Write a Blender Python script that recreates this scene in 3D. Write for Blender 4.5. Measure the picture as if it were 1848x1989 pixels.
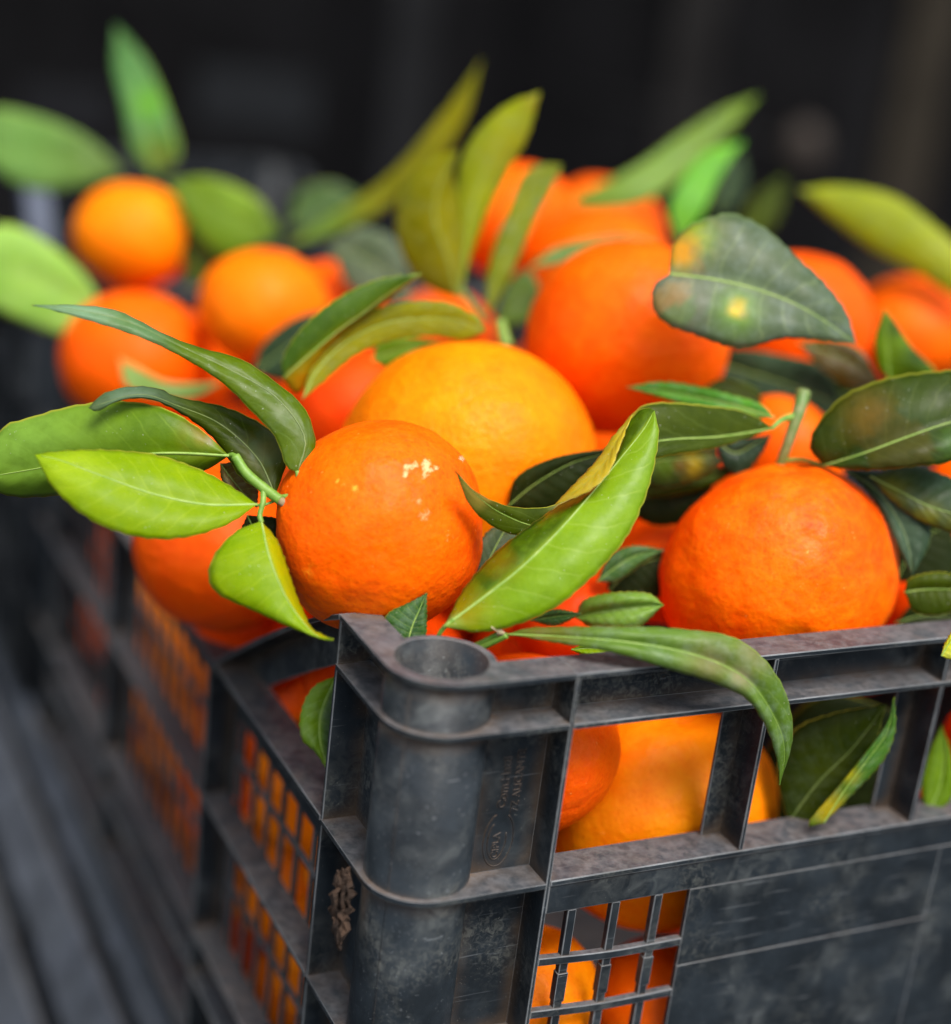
import bpy, bmesh, math, random
from mathutils import Vector, Matrix, noise
from mathutils.geometry import tessellate_polygon
random.seed(4)
CM = 0.01
H = 54.0                                   # height of the crate's rim over the ground (it stands on a second crate)
sc = bpy.context.scene
for o in list(bpy.data.objects): bpy.data.objects.remove(o)
COL = sc.collection

# ------------------------------------------------------------------ camera, sky, sun, exposure
FPX, CX, CY = 3137.398, 924.0, 994.5
RM = Matrix(((0.896681, -0.427420, 0.115220), (-0.042092, -0.341422, -0.938967), (0.440672, 0.837104, -0.324138)))
TO = Vector((-1.8601, 5.0316, 45.3985))
CAM = -(RM.transposed() @ TO)              # crate space, cm, origin at the outer top corner of the crate
cd = bpy.data.cameras.new('camera'); cam = bpy.data.objects.new('camera', cd); COL.objects.link(cam)
rot = Matrix((RM[0], -RM[1], -RM[2])).transposed()
cam.matrix_world = Matrix.Translation((CAM + Vector((0, 0, H))) * CM) @ rot.to_4x4()
cd.sensor_fit = 'HORIZONTAL'; cd.sensor_width = 36; cd.lens = 36 * FPX / 1848.0
cd.clip_start = 0.01; cd.clip_end = 100
cd.dof.use_dof = True; cd.dof.focus_distance = 0.514; cd.dof.aperture_fstop = 3.1
sc.camera = cam
w = bpy.data.worlds.new("World"); sc.world = w; w.use_nodes = True
nt = w.node_tree; bg = nt.nodes['Background']
sky = nt.nodes.new('ShaderNodeTexSky'); sky.sky_type = 'NISHITA'; sky.sun_disc = False
SUN_EL, SUN_ROT = math.radians(60), math.radians(176)
sky.sun_elevation = SUN_EL; sky.sun_rotation = SUN_ROT; sky.dust_density = 3.0; sky.air_density = 1.0
hs = nt.nodes.new('ShaderNodeHueSaturation'); hs.inputs['Saturation'].default_value = 0.45        # thin cloud: a paler sky
nt.links.new(sky.outputs[0], hs.inputs['Color']); nt.links.new(hs.outputs[0], bg.inputs[0]); bg.inputs[1].default_value = 0.115
sd = bpy.data.lights.new('sun', 'SUN'); sun = bpy.data.objects.new('sun', sd); COL.objects.link(sun)
sd.energy = 2.0; sd.angle = math.radians(28); sd.color = (1, 0.95, 0.88)
sdir = Vector((math.sin(SUN_ROT) * math.cos(SUN_EL), math.cos(SUN_ROT) * math.cos(SUN_EL), math.sin(SUN_EL)))
sun.rotation_euler = sdir.to_track_quat('Z', 'Y').to_euler()
sc.view_settings.view_transform = 'Standard'; sc.view_settings.look = 'None'
sc.view_settings.exposure = 1.0; sc.view_settings.gamma = 1
sc.render.resolution_x = 951; sc.render.resolution_y = 1024
sc.cycles.max_bounces = 6; sc.cycles.diffuse_bounces = 3; sc.cycles.glossy_bounces = 2; sc.cycles.transmission_bounces = 4

# ------------------------------------------------------------------ helpers
def P(x, y, d):                            # a point seen at (x, y) of the survey photo, d cm in front of the camera
    return RM.transposed() @ (Vector(((x - CX) / FPX * d, (y - CY) / FPX * d, d)) - TO)
def meta(o, label=None, cat=None, group=None, kind=None):
    if label: o['label'] = label
    if cat: o['category'] = cat
    if group: o['group'] = group
    if kind: o['kind'] = kind
    return o
def empty(name, base):
    o = bpy.data.objects.new(name, None); COL.objects.link(o); o.empty_display_size = 0.01
    o.location = (Vector(base) + Vector((0, 0, H))) * CM; o['base'] = list(base)
    return o
def mesh_obj(name, vs, fs, mat, parent=None, base=None, smooth=False, bevel=0.0, uvs=None, tint=None):
    """vs in crate space cm; parent = thing (or part) with a stored base"""
    if base is None: base = Vector(parent['base']) if parent is not None else Vector((0, 0, 0))
    base = Vector(base)
    me = bpy.data.meshes.new(name)
    me.from_pydata([tuple((Vector(v) - base) * CM) for v in vs], [], fs)
    if uvs is not None:
        l = me.uv_layers.new(name='UVMap')
        for lp in me.loops: l.data[lp.index].uv = uvs[lp.vertex_index]
    if tint is not None:
        a = me.color_attributes.new('tint', 'FLOAT_COLOR', 'POINT')
        for i, c in enumerate(tint): a.data[i].color = c
    me.materials.append(mat)
    if smooth:
        for p in me.polygons: p.use_smooth = True
    o = bpy.data.objects.new(name, me); COL.objects.link(o)
    o['base'] = list(base)
    if parent is not None:
        o.parent = parent; o.location = (base - Vector(parent['base'])) * CM
    else: o.location = (base + Vector((0, 0, H))) * CM
    if bevel:
        b = o.modifiers.new('bevel', 'BEVEL'); b.width = bevel * CM; b.segments = 2; b.limit_method = 'ANGLE'
        if mat.name == 'crate_plastic': me.materials.append(PLE); b.material = 1
    return o
def box_vf(x0, x1, y0, y1, z0, z1):
    v = [(x, y, z) for z in (z0, z1) for y in (y0, y1) for x in (x0, x1)]
    return v, [(0, 2, 3, 1), (4, 5, 7, 6), (0, 1, 5, 4), (2, 6, 7, 3), (0, 4, 6, 2), (1, 3, 7, 5)]
def catmull(pts, t):
    n = len(pts) - 1; s = min(t * n, n - 1e-6); i = int(s); f = s - i
    p1, p2 = pts[i], pts[i + 1]
    p0 = pts[i - 1] if i > 0 else [2 * a - b for a, b in zip(p1, p2)]
    p3 = pts[i + 2] if i + 2 <= n else [2 * a - b for a, b in zip(p2, p1)]
    return [0.5 * (2 * b + (c - a) * f + (2 * a - 5 * b + 4 * c - d) * f * f + (-a + 3 * b - 3 * c + d) * f ** 3)
            for a, b, c, d in zip(p0, p1, p2, p3)]
def resample(pts, n):                      # even arc length, ends kept
    dense = [catmull(pts, i / 200) for i in range(201)]
    L = [0]
    for a, b in zip(dense, dense[1:]): L.append(L[-1] + math.dist(a[:2], b[:2]))
    out = []; j = 0
    for k in range(n + 1):
        s = L[-1] * k / n
        while j < 199 and L[j + 1] < s: j += 1
        f = (s - L[j]) / max(1e-9, L[j + 1] - L[j]); f = max(0, min(1, f))
        out.append([a + (b - a) * f for a, b in zip(dense[j], dense[j + 1])])
    return out
def tube_vf(path, radii, n=10, cap=True):
    vs, fs = [], []
    up = Vector((0, 0, 1))
    for i, p in enumerate(path):
        p = Vector(p)
        a = Vector(path[max(0, i - 1)]); b = Vector(path[min(len(path) - 1, i + 1)])
        t = (b - a).normalized()
        s = t.cross(up)
        if s.length < .05: s = t.cross(Vector((1, 0, 0)))
        s.normalize(); q = s.cross(t)
        for k in range(n):
            an = 2 * math.pi * k / n
            vs.append(p + (s * math.cos(an) + q * math.sin(an)) * radii[i])
    m = len(path)
    for i in range(m - 1):
        for k in range(n):
            fs.append((i * n + k, i * n + (k + 1) % n, (i + 1) * n + (k + 1) % n, (i + 1) * n + k))
    if cap: fs.append(tuple(range(n))[::-1]); fs.append(tuple((m - 1) * n + k for k in range(n)))
    return vs, fs
def join_vf(*parts):
    V, F = [], []
    for v, f in parts:
        o = len(V); V += list(v); F += [tuple(i + o for i in q) for q in f]
    return V, F

# ------------------------------------------------------------------ materials
class NT:
    def __init__(s, name):
        s.m = bpy.data.materials.new(name); s.m.use_nodes = True; s.t = s.m.node_tree
        s.b = s.t.nodes['Principled BSDF']; s.out = s.t.nodes['Material Output']
    def n(s, typ, **kw):
        q = s.t.nodes.new('ShaderNode' + typ)
        for k, v in kw.items(): setattr(q, k, v)
        return q
    def l(s, a, b): s.t.links.new(a, b)
    def val(s, sock, v):
        if hasattr(v, 'is_linked') or hasattr(v, 'links'): s.l(v, sock)
        else: sock.default_value = v
    def math(s, op, a, b=0.0, c=0.0, clamp=False):
        q = s.n('Math', operation=op, use_clamp=clamp); s.val(q.inputs[0], a); s.val(q.inputs[1], b); s.val(q.inputs[2], c)
        return q.outputs[0]
    def mix(s, f, a, b):
        q = s.n('Mix', data_type='RGBA'); s.val(q.inputs[0], f)
        s.val(q.inputs[6], (*a, 1) if isinstance(a, tuple) and len(a) == 3 else a)
        s.val(q.inputs[7], (*b, 1) if isinstance(b, tuple) and len(b) == 3 else b)
        return q.outputs[2]
    def noise(s, co, scale, detail=3, rough=.5, dist=0.0):
        q = s.n('TexNoise'); s.l(co, q.inputs['Vector']); q.inputs['Scale'].default_value = scale
        q.inputs['Detail'].default_value = detail; q.inputs['Roughness'].default_value = rough; q.inputs['Distortion'].default_value = dist
        return q.outputs['Fac']
    def ramp(s, f, a, b, lo=0.0, hi=1.0):
        q = s.n('MapRange'); s.val(q.inputs[0], f)
        for i, v in zip((1, 2, 3, 4), (a, b, lo, hi)): q.inputs[i].default_value = v
        return q.outputs[0]
    def co(s):
        t = s.n('TexCoord'); o = s.n('ObjectInfo')
        q = s.n('VectorMath', operation='MULTIPLY_ADD'); s.l(o.outputs['Random'], q.inputs[0]); q.inputs[1].default_value = (3.1, 1.7, 2.3)
        s.l(t.outputs['Object'], q.inputs[2]); return q.outputs[0]
    def bump(s, h, strength, dist, prev=None):
        q = s.n('Bump'); s.l(h, q.inputs['Height']); q.inputs['Strength'].default_value = strength; q.inputs['Distance'].default_value = dist
        if prev is not None: s.l(prev, q.inputs['Normal'])
        return q.outputs[0]
CACHE = {}
def peel_mat(c1, c2, rough=.42, pore=1.0):
    key = ('peel', c1, c2, rough, pore)
    if key in CACHE: return CACHE[key]
    s = NT('mandarin_peel'); co = s.co()
    big = s.noise(co, 28, 2); mid = s.noise(co, 150, 3)
    fine = s.noise(co, 480, 2)
    f = s.math('ADD', s.math('ADD', s.math('MULTIPLY', big, .8), s.math('MULTIPLY', mid, .45)), s.math('MULTIPLY', fine, .35))
    col = s.mix(s.ramp(f, .58, 1.0), c1, c2)
    v = s.n('TexVoronoi', feature='SMOOTH_F1'); s.l(co, v.inputs['Vector']); v.inputs['Scale'].default_value = 620; v.inputs['Smoothness'].default_value = .5
    d = v.outputs['Distance']
    pit = s.ramp(d, .0, .42, 1, 0)
    dens = s.ramp(s.noise(co, 90, 2), .3, .7, .25, 1)
    pit = s.math('MULTIPLY', pit, dens)
    col = s.mix(s.math('MULTIPLY', pit, .62 * pore), col, (c1[0] * .8, c1[1] * .55, 0))
    # tiny green/brown flecks and rubbed pale specks
    fl = s.ramp(s.noise(co, 620, 1), .76, .80); col = s.mix(s.math('MULTIPLY', fl, .35), col, (.95, .5, .12))
    at = s.n('Attribute', attribute_name='tint')
    scar = s.ramp(s.math('MULTIPLY', at.outputs['Alpha'], s.noise(co, 420, 4, .75, 1.2)), .34, .52)
    col = s.mix(scar, col, at.outputs['Color'])
    s.l(col, s.b.inputs['Base Color'])
    s.b.inputs['Roughness'].default_value = rough
    s.l(s.ramp(s.noise(co, 60, 2), .3, .7, rough - .06, rough + .1), s.b.inputs['Roughness'])
    s.b.inputs['Specular IOR Level'].default_value = .10
    s.b.inputs['Subsurface Weight'].default_value = .10 if pore == 1.0 else 0; s.b.inputs['Subsurface Radius'].default_value = (1, .35, .08); s.b.inputs['Subsurface Scale'].default_value = .004
    n1 = s.bump(s.noise(co, 110, 3), .4, .0022)
    n2 = s.bump(s.noise(co, 300, 3), .5 * pore, .0011, n1)
    n3 = s.bump(pit, -.6 * pore, .0004, n2)
    s.l(n3, s.b.inputs['Normal'])
    CACHE[key] = s.m; return s.m
def leaf_mat(c1, c2, tr=.3, rough=.38, edge=(.45, .45, .05), vein=(.3, .42, .08), dusty=.25, nv=9, pale=(.32, .42, .33), spec=.2):
    key = ('leaf', c1, c2, tr, spec, rough, edge, vein, dusty, nv)
    if key in CACHE: return CACHE[key]
    s = NT('leaf_blade'); co = s.co()
    uv = s.n('UVMap'); sp = s.n('SeparateXYZ'); s.l(uv.outputs[0], sp.inputs[0])
    u = s.math('ABSOLUTE', s.math('SUBTRACT', s.math('MULTIPLY', sp.outputs[0], 2), 1)); v = sp.outputs[1]
    wob = s.math('MULTIPLY', s.noise(co, 140, 2), .55)
    ph = s.math('ADD', s.math('SUBTRACT', s.math('MULTIPLY', v, float(nv)), s.math('MULTIPLY', u, 1.5)), wob)
    saw = s.math('FRACT', ph)
    dist = s.math('ABSOLUTE', s.math('SUBTRACT', saw, .5))
    line = s.ramp(dist, 0, .07, 1, 0)
    line = s.math('MULTIPLY', line, s.ramp(u, .75, .97, 1, 0))
    f = s.noise(co, 60, 3); f2 = s.noise(co, 260, 4, .6)
    base = s.mix(s.ramp(s.math('ADD', s.math('MULTIPLY', f, .75), s.math('MULTIPLY', f2, .3)), .38, .68), c1, c2)
    base = s.mix(s.math('MULTIPLY', line, .42), base, vein)
    net = s.n('TexVoronoi', feature='DISTANCE_TO_EDGE'); s.l(co, net.inputs['Vector']); net.inputs['Scale'].default_value = 700
    netl = s.ramp(net.outputs['Distance'], 0, .09, 1, 0)
    base = s.mix(s.math('MULTIPLY', netl, .10), base, vein)
    d = s.ramp(s.noise(co, 200, 5, .7), .46, .72); base = s.mix(s.math('MULTIPLY', d, dusty), base, pale)
    at = s.n('Attribute', attribute_name='tint')
    k = s.math('MULTIPLY', at.outputs['Alpha'], s.ramp(f2, .3, .55, .7, 1))
    base = s.mix(k, base, at.outputs['Color'])
    sk = s.math('MULTIPLY', s.ramp(s.noise(co, 1300, 1), .75, .77), s.ramp(s.noise(co, 50, 1), .45, .6)); base = s.mix(s.math('MULTIPLY', sk, .6), base, (.6, .62, .5))
    base = s.mix(s.ramp(u, .0, .05, .55, 0), base, vein)
    base = s.mix(s.ramp(u, .955, .985, 0, .85), base, edge)
    s.l(base, s.b.inputs['Base Color'])
    s.l(s.ramp(s.noise(co, 180, 3), .3, .7, rough - .06, rough + .12), s.b.inputs['Roughness'])
    s.b.inputs['Specular IOR Level'].default_value = spec
    n1 = s.bump(s.math('MULTIPLY', dist, s.ramp(u, .6, 1, 1, 0)), .22, .0009)
    n2 = s.bump(netl, -.12, .0002, n1)
    n3 = s.bump(s.noise(co, 90, 3), .35, .0014, n2)
    s.l(n3, s.b.inputs['Normal'])
    t = s.n('BsdfTranslucent'); tc = s.n('HueSaturation'); s.l(base, tc.inputs['Color']); tc.inputs['Saturation'].default_value = 1.15; tc.inputs['Value'].default_value = 1.5
    s.l(tc.outputs[0], t.inputs[0]); s.l(n1, t.inputs['Normal'])
    mx = s.n('MixShader'); mx.inputs[0].default_value = tr; s.l(s.b.outputs[0], mx.inputs[1]); s.l(t.outputs[0], mx.inputs[2])
    s.l(mx.outputs[0], s.out.inputs[0])
    CACHE[key] = s.m; return s.m
def stem_mat(name, c1, c2, rough=.5):
    if name in CACHE: return CACHE[name]
    s = NT(name); co = s.co()
    s.l(s.mix(s.ramp(s.noise(co, 260, 4), .35, .7), c1, c2), s.b.inputs['Base Color'])
    s.b.inputs['Roughness'].default_value = rough
    s.l(s.bump(s.noise(co, 500, 3), .5, .0004), s.b.inputs['Normal'])
    CACHE[name] = s.m; return s.m
def plastic_mat(name='crate_plastic', base=(.0125, .0165, .0205), dust=1.0, seed=0.0):
    s = NT(name); t = s.n('TexCoord'); g = s.n('NewGeometry')
    co = g.outputs['Position']
    if seed:
        q0 = s.n('VectorMath', operation='ADD'); s.l(co, q0.inputs[0]); q0.inputs[1].default_value = (seed, seed, seed); co = q0.outputs[0]
    f = s.noise(co, 45, 4, .6); f2 = s.noise(co, 300, 5, .7)
    col = s.mix(s.ramp(f, .42, .60), base, tuple(c * 1.7 for c in base))
    # chalky scuffs
    msk = s.ramp(s.noise(co, 38, 2, .5, .4), .44, .66)
    scf = s.math('MULTIPLY', msk, s.ramp(s.noise(co, 150, 5, .6, .9), .38, .70))
    col = s.mix(s.math('MULTIPLY', scf, .75), col, (.085, .094, .095))
    m2 = s.math('MULTIPLY', s.ramp(s.noise(co, 24, 1), .54, .68), s.ramp(s.noise(co, 380, 4, .7, 1), .46, .66))
    col = s.mix(s.math('MULTIPLY', m2, .5), col, (.15, .155, .14))
    sp_ = s.ramp(s.noise(co, 1500, 2), .72, .76); col = s.mix(s.math('MULTIPLY', sp_, .5), col, (.25, .25, .22))
    # hair scratches
    mp = s.n('Mapping'); s.l(co, mp.inputs[0]); mp.inputs['Rotation'].default_value = (.3, .5, .7); mp.inputs['Scale'].default_value = (40, 1600, 900)
    scr = s.ramp(s.noise(mp.outputs[0], 1.0, 2), .66, .72); col = s.mix(s.math('MULTIPLY', scr, .22), col, (.26, .28, .3))
    # settled brown dirt on upward faces and in corners
    sx = s.n('SeparateXYZ'); s.l(g.outputs['True Normal'], sx.inputs[0])
    upf = s.ramp(sx.outputs[2], .5, .95)
    dn = s.ramp(s.noise(co, 130, 5, .65), .42, .66)
    ao = s.n('AmbientOcclusion'); ao.inputs['Distance'].default_value = .006; ao.samples = 3
    cr = s.ramp(ao.outputs['AO'], .45, .8, 1, 0)
    dirt = s.math('MULTIPLY', upf, s.math('MULTIPLY', dn, .38))
    dirt = s.math('MAXIMUM', dirt, s.math('MULTIPLY', cr, s.math('MULTIPLY', s.ramp(s.noise(co, 70, 3), .30, .52), s.ramp(sx.outputs[2], -.2, .6, .35, 1))))
    col = s.mix(s.math('MULTIPLY', dirt, dust), col, (.15, .092, .050))
    gr = s.math('MULTIPLY', upf, s.math('MULTIPLY', s.ramp(s.noise(co, 260, 5, .7), .40, .64, .22, .62), dust)); col = s.mix(gr, col, (.15, .152, .165))
    s.l(col, s.b.inputs['Base Color'])
    s.l(s.math('ADD', s.ramp(f2, .3, .7, .28, .46), s.math('MULTIPLY', dirt, .35)), s.b.inputs['Roughness'])
    s.b.inputs['Specular IOR Level'].default_value = .13
    n1 = s.bump(s.noise(co, 40, 2), .35, .002)
    n2 = s.bump(f2, .35, .0005, n1)
    s.l(n2, s.b.inputs['Normal'])
    return s.m
PL = plastic_mat()
PLE = plastic_mat('crate_plastic_worn_edge', (.12, .128, .135), .5)
def plain(name, c, rough=.8, c2=None, sc_=20, spec=.3):
    s = NT(name); co = s.n('TexCoord').outputs['Object']
    s.l(s.mix(s.ramp(s.noise(co, sc_, 4), .35, .7), c, c2 or tuple(x * 1.5 for x in c)), s.b.inputs['Base Color'])
    s.b.inputs['Roughness'].default_value = rough; s.b.inputs['Specular IOR Level'].default_value = spec
    s.l(s.bump(s.noise(co, sc_ * 6, 3), .4, .003), s.b.inputs['Normal'])
    return s.m

# ------------------------------------------------------------------ setting: ground, dark back wall
gm = plain('ground_asphalt', (.010, .010, .011), .95, (.02, .02, .021), 8, .1)
g = mesh_obj('ground', [(-3000, -1500, -H), (3000, -1500, -H), (3000, 3000, -H), (-3000, 3000, -H)], [(0, 1, 2, 3)], gm, base=(0, 0, -H)); meta(g, kind='structure')
wm = plain('wall_dark_cloth', (.0045, .0045, .005), .95, (.009, .009, .010), 3, .05)
wv, wf = [], []
NX = 260
for j, z in enumerate((-H, 420)):                      # a dark hanging cloth wall with soft vertical folds
    for i in range(NX + 1):
        x = -420 + i * 1300 / NX
        wv.append((x, 330 + 3.2 * math.sin(x * .13) + 2.1 * math.sin(x * .31 + 1) + 2 * noise.noise(Vector((x * .05, j * .3, 0))), z))
for i in range(NX): wf.append((i, i + 1, NX + 2 + i, NX + 1 + i))
wl = mesh_obj('background_wall', wv, wf, wm, base=(0, 330, -H), smooth=True); meta(wl, kind='structure')

# ------------------------------------------------------------------ crates
W, L, HB = 32.8, 51.7, 25.9
RA, RB, RC = 5.54, 12.79, 20.04
Y2, Y3 = 17.93, 33.84
LV = (-1.76, -7.3, -13.27, -19.5, -25.7)
def arc(cx, cy, r, a0, a1, n): return [(cx + r * math.cos(math.radians(a0 + (a1 - a0) * i / n)), cy + r * math.sin(math.radians(a0 + (a1 - a0) * i / n))) for i in range(n + 1)]
def make_crate(ox, oy, oz, label, mat, full=True, rich=True):
    root = empty('crate', (ox, oy, oz - HB))
    def add(name, vf, **k):
        v, f = vf
        return mesh_obj(name, [(x + ox, y + oy, z + oz) for x, y, z in v], f, mat, parent=root, **k)
    def bx(name, x0, x1, y0, y1, z0, z1, bev=.035):
        return add(name, box_vf(min(x0, x1), max(x0, x1), min(y0, y1), max(y0, y1), z0, z1), bevel=bev)
    # corner posts: flanges with the round socket through them
    def corner(mx, my, rich):
        def M(p): return (W - p[0] if mx else p[0], L - p[1] if my else p[1])
        T = .17
        cxy = (1.85, 1.85)
        outer = [(0, 5.46)] + arc(1.85, 1.85, 1.85, 180, 270, 14) + [(5.465, 0), (5.465, 1.3)] + arc(1.85, 1.85, 1.66, -19.3, 109.3, 18) + [(1.3, 5.46)]
        hole = arc(1.85, 1.85, 1.44, 360, 0, 40)[:-1]
        def flange(z1, t, name, grow=0.0):
            o2 = outer
            allp = [Vector((*p, 0)) for p in o2] + [Vector((*p, 0)) for p in hole]
            tri = tessellate_polygon([[Vector((*p, 0)) for p in o2], [Vector((*p, 0)) for p in hole]])
            n = len(allp); V = [(*M(p), z1) for p in allp] + [(*M(p), z1 - t) for p in allp]
            F = [tuple(q) for q in tri] + [tuple(i + n for i in q[::-1]) for q in tri]
            no = len(o2)
            for i in range(no): j = (i + 1) % no; F.append((i, i + n, j + n, j))
            nh = len(hole)
            for i in range(nh): j = (i + 1) % nh; F.append((no + i, no + i + n, no + j + n, no + j))
            o = add(name, (V, F), bevel=.03)
            bm = bmesh.new(); bm.from_mesh(o.data); bmesh.ops.recalc_face_normals(bm, faces=bm.faces); bm.to_mesh(o.data); bm.free()
            return o
        flange(0, T, 'corner_flange')
        for z in LV: flange(z + .09 + (.0 if z > -25 else 0), T, 'corner_flange')
        # socket tube (hollow)
        ro, ri = 1.66, 1.42; n = 56; V, F = [], []
        for zz, r in ((-.02, ri), (-HB, ri), (-HB, ro), (-.05, ro)):
            for k in range(n):
                a = 2 * math.pi * k / n; rr = r + (.004 * math.sin(5 * a))
                V.append((*M((cxy[0] + rr * math.cos(a), cxy[1] + rr * math.sin(a))), zz))
        for q in range(4):
            for k in range(n): F.append((q * n + k, q * n + (k + 1) % n, ((q + 1) % 4) * n + (k + 1) % n, ((q + 1) % 4) * n + k))
        o = add('corner_socket', (V, F))
        bm = bmesh.new(); bm.from_mesh(o.data); bmesh.ops.recalc_face_normals(bm, faces=bm.faces); bm.to_mesh(o.data); bm.free()
        for i, p in enumerate(o.data.polygons): p.use_smooth = (i // n) in (0, 2)
        if rich:
            for a in (214,):                       # moulding seams down the socket
                c, s_ = math.cos(math.radians(a)), math.sin(math.radians(a))
                pts = [(cxy[0] + c * (ro - .02), cxy[1] + s_ * (ro - .02), z) for z in (-.2, -8, -16, -25)]
                add('seam_ridge', tube_vf(pts, [.035] * 4, 6), smooth=True)
        def b(name, x0, x1, y0, y1, z0, z1):
            a0 = M((x0, y0)); a1 = M((x1, y1)); bx(name, a0[0], a1[0], a0[1], a1[1], z0, z1)
        for k in range(len(LV)):
            zt = -.17 if k == 0 else LV[k - 1] - .08
            zb = LV[k] + .09
            b('corner_panel', 3.30, 5.47, 1.17, 1.29, zb, zt); b('corner_panel', 1.17, 1.29, 3.30, 5.38, zb, zt)
        b('corner_rib', 5.468, 5.62, .025, 1.30, -25.8, -.175); b('corner_rib', .025, 1.30, 5.385, 5.54, -25.8, -.175)
    for mx in (0, 1):
        for my in (0, 1): corner(mx, my, rich and not mx and not my)
    # short walls (front, back)
    for my in (0, 1):
        def b(name, x0, x1, y0, y1, z0, z1, bev=.035):
            if my: y0, y1 = L - y1, L - y0
            return bx(name, x0, x1, y0, y1, z0, z1, bev)
        xa, xb = 5.62, W - 5.62
        b('top_rim', 5.467, W - 5.467, 0, 1.3, -.18, 0)
        b('rim_web', xa, xb, 1.15, 1.28, -1.68, -.18)
        b('ledge', xa, xb, .0, 1.32, -1.86, -1.68)
        b('ledge', xa, xb, .0, 1.5, -7.32, -7.13)
        for X in (RB, RC):
            b('rib', X - .08, X + .08, .03, 1.15, -1.68, -.18)
            b('rib', X - .08, X + .08, .03, 1.17, -7.13, -1.86)
            b('rib_plate', X - .85, X + .12, 1.17, 1.30, -7.13, -1.86)
        gx = 11.05
        b('wall_strip', xa, xb, .06, .24, -8.36, -7.32)
        b('wall_panel', gx, W - gx, .06, .24, -11.32, -8.36, .02)
        b('wall_panel', gx, W - gx, .045, .24, -25.5, -11.32, .02)
        b('bottom_rail', xa, xb, .0, 1.3, -25.8, -25.5)
        for side in (0, 1):
            def c(x): return W - x if side else x
            if full and not my and not side:
                for X in (6.62, 8.24, 9.86):
                    b('grid_bar', c(X) - .16, c(X) + .16, .08, .34, -25.5, -8.36)
                    for zz in (-12.0, -16.0, -20.0): b('bar_sleeve', c(X) - .19, c(X) + .19, .05, .36, zz + .15, zz + 1.25, .02)
                for i in range(8):
                    z = -10.2 - i * 2.0
                    pts = [(c(xa) if not side else c(gx), .17, z + .06), (c((xa + gx) / 2), .13, z - .12), (c(gx) if not side else c(xa), .17, z - .16)]
                    V = []
                    for q in range(9):
                        p = catmull(pts, q / 8)
                        V += [(p[0], p[1] + dy, p[2] + dz) for dy, dz in ((-.13, -.14), (-.13, .14), (.13, .14), (.13, -.14))]
                    if my: V = [(v[0], L - v[1], v[2]) for v in V]
                    F = [(0, 1, 2, 3), (35, 34, 33, 32)]
                    for q in range(8):
                        for k in range(4): F.append((q * 4 + k, q * 4 + 4 + k, q * 4 + 4 + (k + 1) % 4, q * 4 + (k + 1) % 4))
                    add('grid_bar', (V, F), bevel=.03)
            else: b('wall_panel', xa if not side else W - gx, gx if not side else xb, .052, .24, -25.5, -8.36, .02)
    # long walls (left, right), lowered between two sloping braces
    for mx in (0, 1):
        def b(name, x0, x1, y0, y1, z0, z1, bev=.035):
            if mx: x0, x1 = W - x1, W - x0
            return bx(name, x0, x1, y0, y1, z0, z1, bev)
        ya, yb = 5.54, L - 5.54
        b('side_rim', 0, 1.45, ya, yb, -7.34, -7.13)
        for z in (-13.27, -19.5, -21.6): b('ledge', 0 if z != -21.6 else .0, 1.12, ya, yb, z - .09, z + .09)
        b('side_strip', 1.12, 1.27, ya, yb, -9.55, -7.34)
        for z in (-21.6,): b('side_strip', 1.13, 1.26, ya, yb, z, z + 1.25 if z > -20 else z + 2.0)
        b('bottom_rail', .03, 1.27, ya, yb, -25.8, -24.9)
        for Y in (Y2, Y3):
            for z0, z1 in ((-13.18, -7.34), (-19.41, -13.36), (-24.9, -19.59)):
                b('rib', .03, 1.12, Y - .08, Y + .09, z0, z1)
                b('rib_plate', 1.13, 1.29, Y - .75, Y + .75, z0, z1)
        for my in (0, 1):                              # sloping brace: flange + web
            def c(y): return L - y if my else y
            y0, z0, y1, z1 = 5.5, -.0, 17.4, -7.10
            n = 8; V1, V2 = [], []
            for i in range(n + 1):
                t = i / n; y = y0 + (y1 - y0) * t; z = z0 + (z1 - z0) * (t ** 1.12)
                x0_, x1_ = (W, W - 1.3) if mx else (0, 1.3)
                xw0, xw1 = (W - 1.14, W - 1.28) if mx else (1.14, 1.28)
                V1 += [(x0_, c(y), z), (x1_, c(y), z), (x1_, c(y), z - .2), (x0_, c(y), z - .2)]
                V2 += [(xw0, c(y), z - .19), (xw1, c(y), z - .19), (xw1, c(y), max(z - 1.75, -7.14)), (xw0, c(y), max(z - 1.75, -7.14))]
            for V, nm in ((V1, 'brace_flange'), (V2, 'brace_web')):
                F = [(0, 1, 2, 3), tuple(4 * n + k for k in (3, 2, 1, 0))]
                for q in range(n):
                    for k in range(4): F.append((q * 4 + k, q * 4 + 4 + k, q * 4 + 4 + (k + 1) % 4, q * 4 + (k + 1) % 4))
                o = add(nm, (V, F), bevel=.03)
                bm = bmesh.new(); bm.from_mesh(o.data); bmesh.ops.recalc_face_normals(bm, faces=bm.faces); bm.to_mesh(o.data); bm.free()
        if full and not mx:
            Y = 7.0
            while Y < L - 6.5:
                if min(abs(Y - Y2), abs(Y - Y3)) > .9:
                    b('grid_bar', 1.14, 1.34, Y - .085, Y + .085, -24.9, -9.55, .03)
                Y += 1.62
            for z in (-11.2, -16.9, -23.4):
                for q0, q1 in ((ya, Y2 - .75), (Y2 + .75, Y3 - .75), (Y3 + .75, yb)):
                    b('grid_bar', 1.08, 1.28, q0, q1, z - .09, z + .09, .03)
        else: b('side_panel', 1.14, 1.25, ya, yb, -24.9, -9.55, .02)
    bx('crate_floor', 1.3, W - 1.3, 1.35, L - 1.35, -25.6, -25.3)
    meta(root, label, 'crate', 'stacked black plastic fruit crates')
    return root
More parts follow.
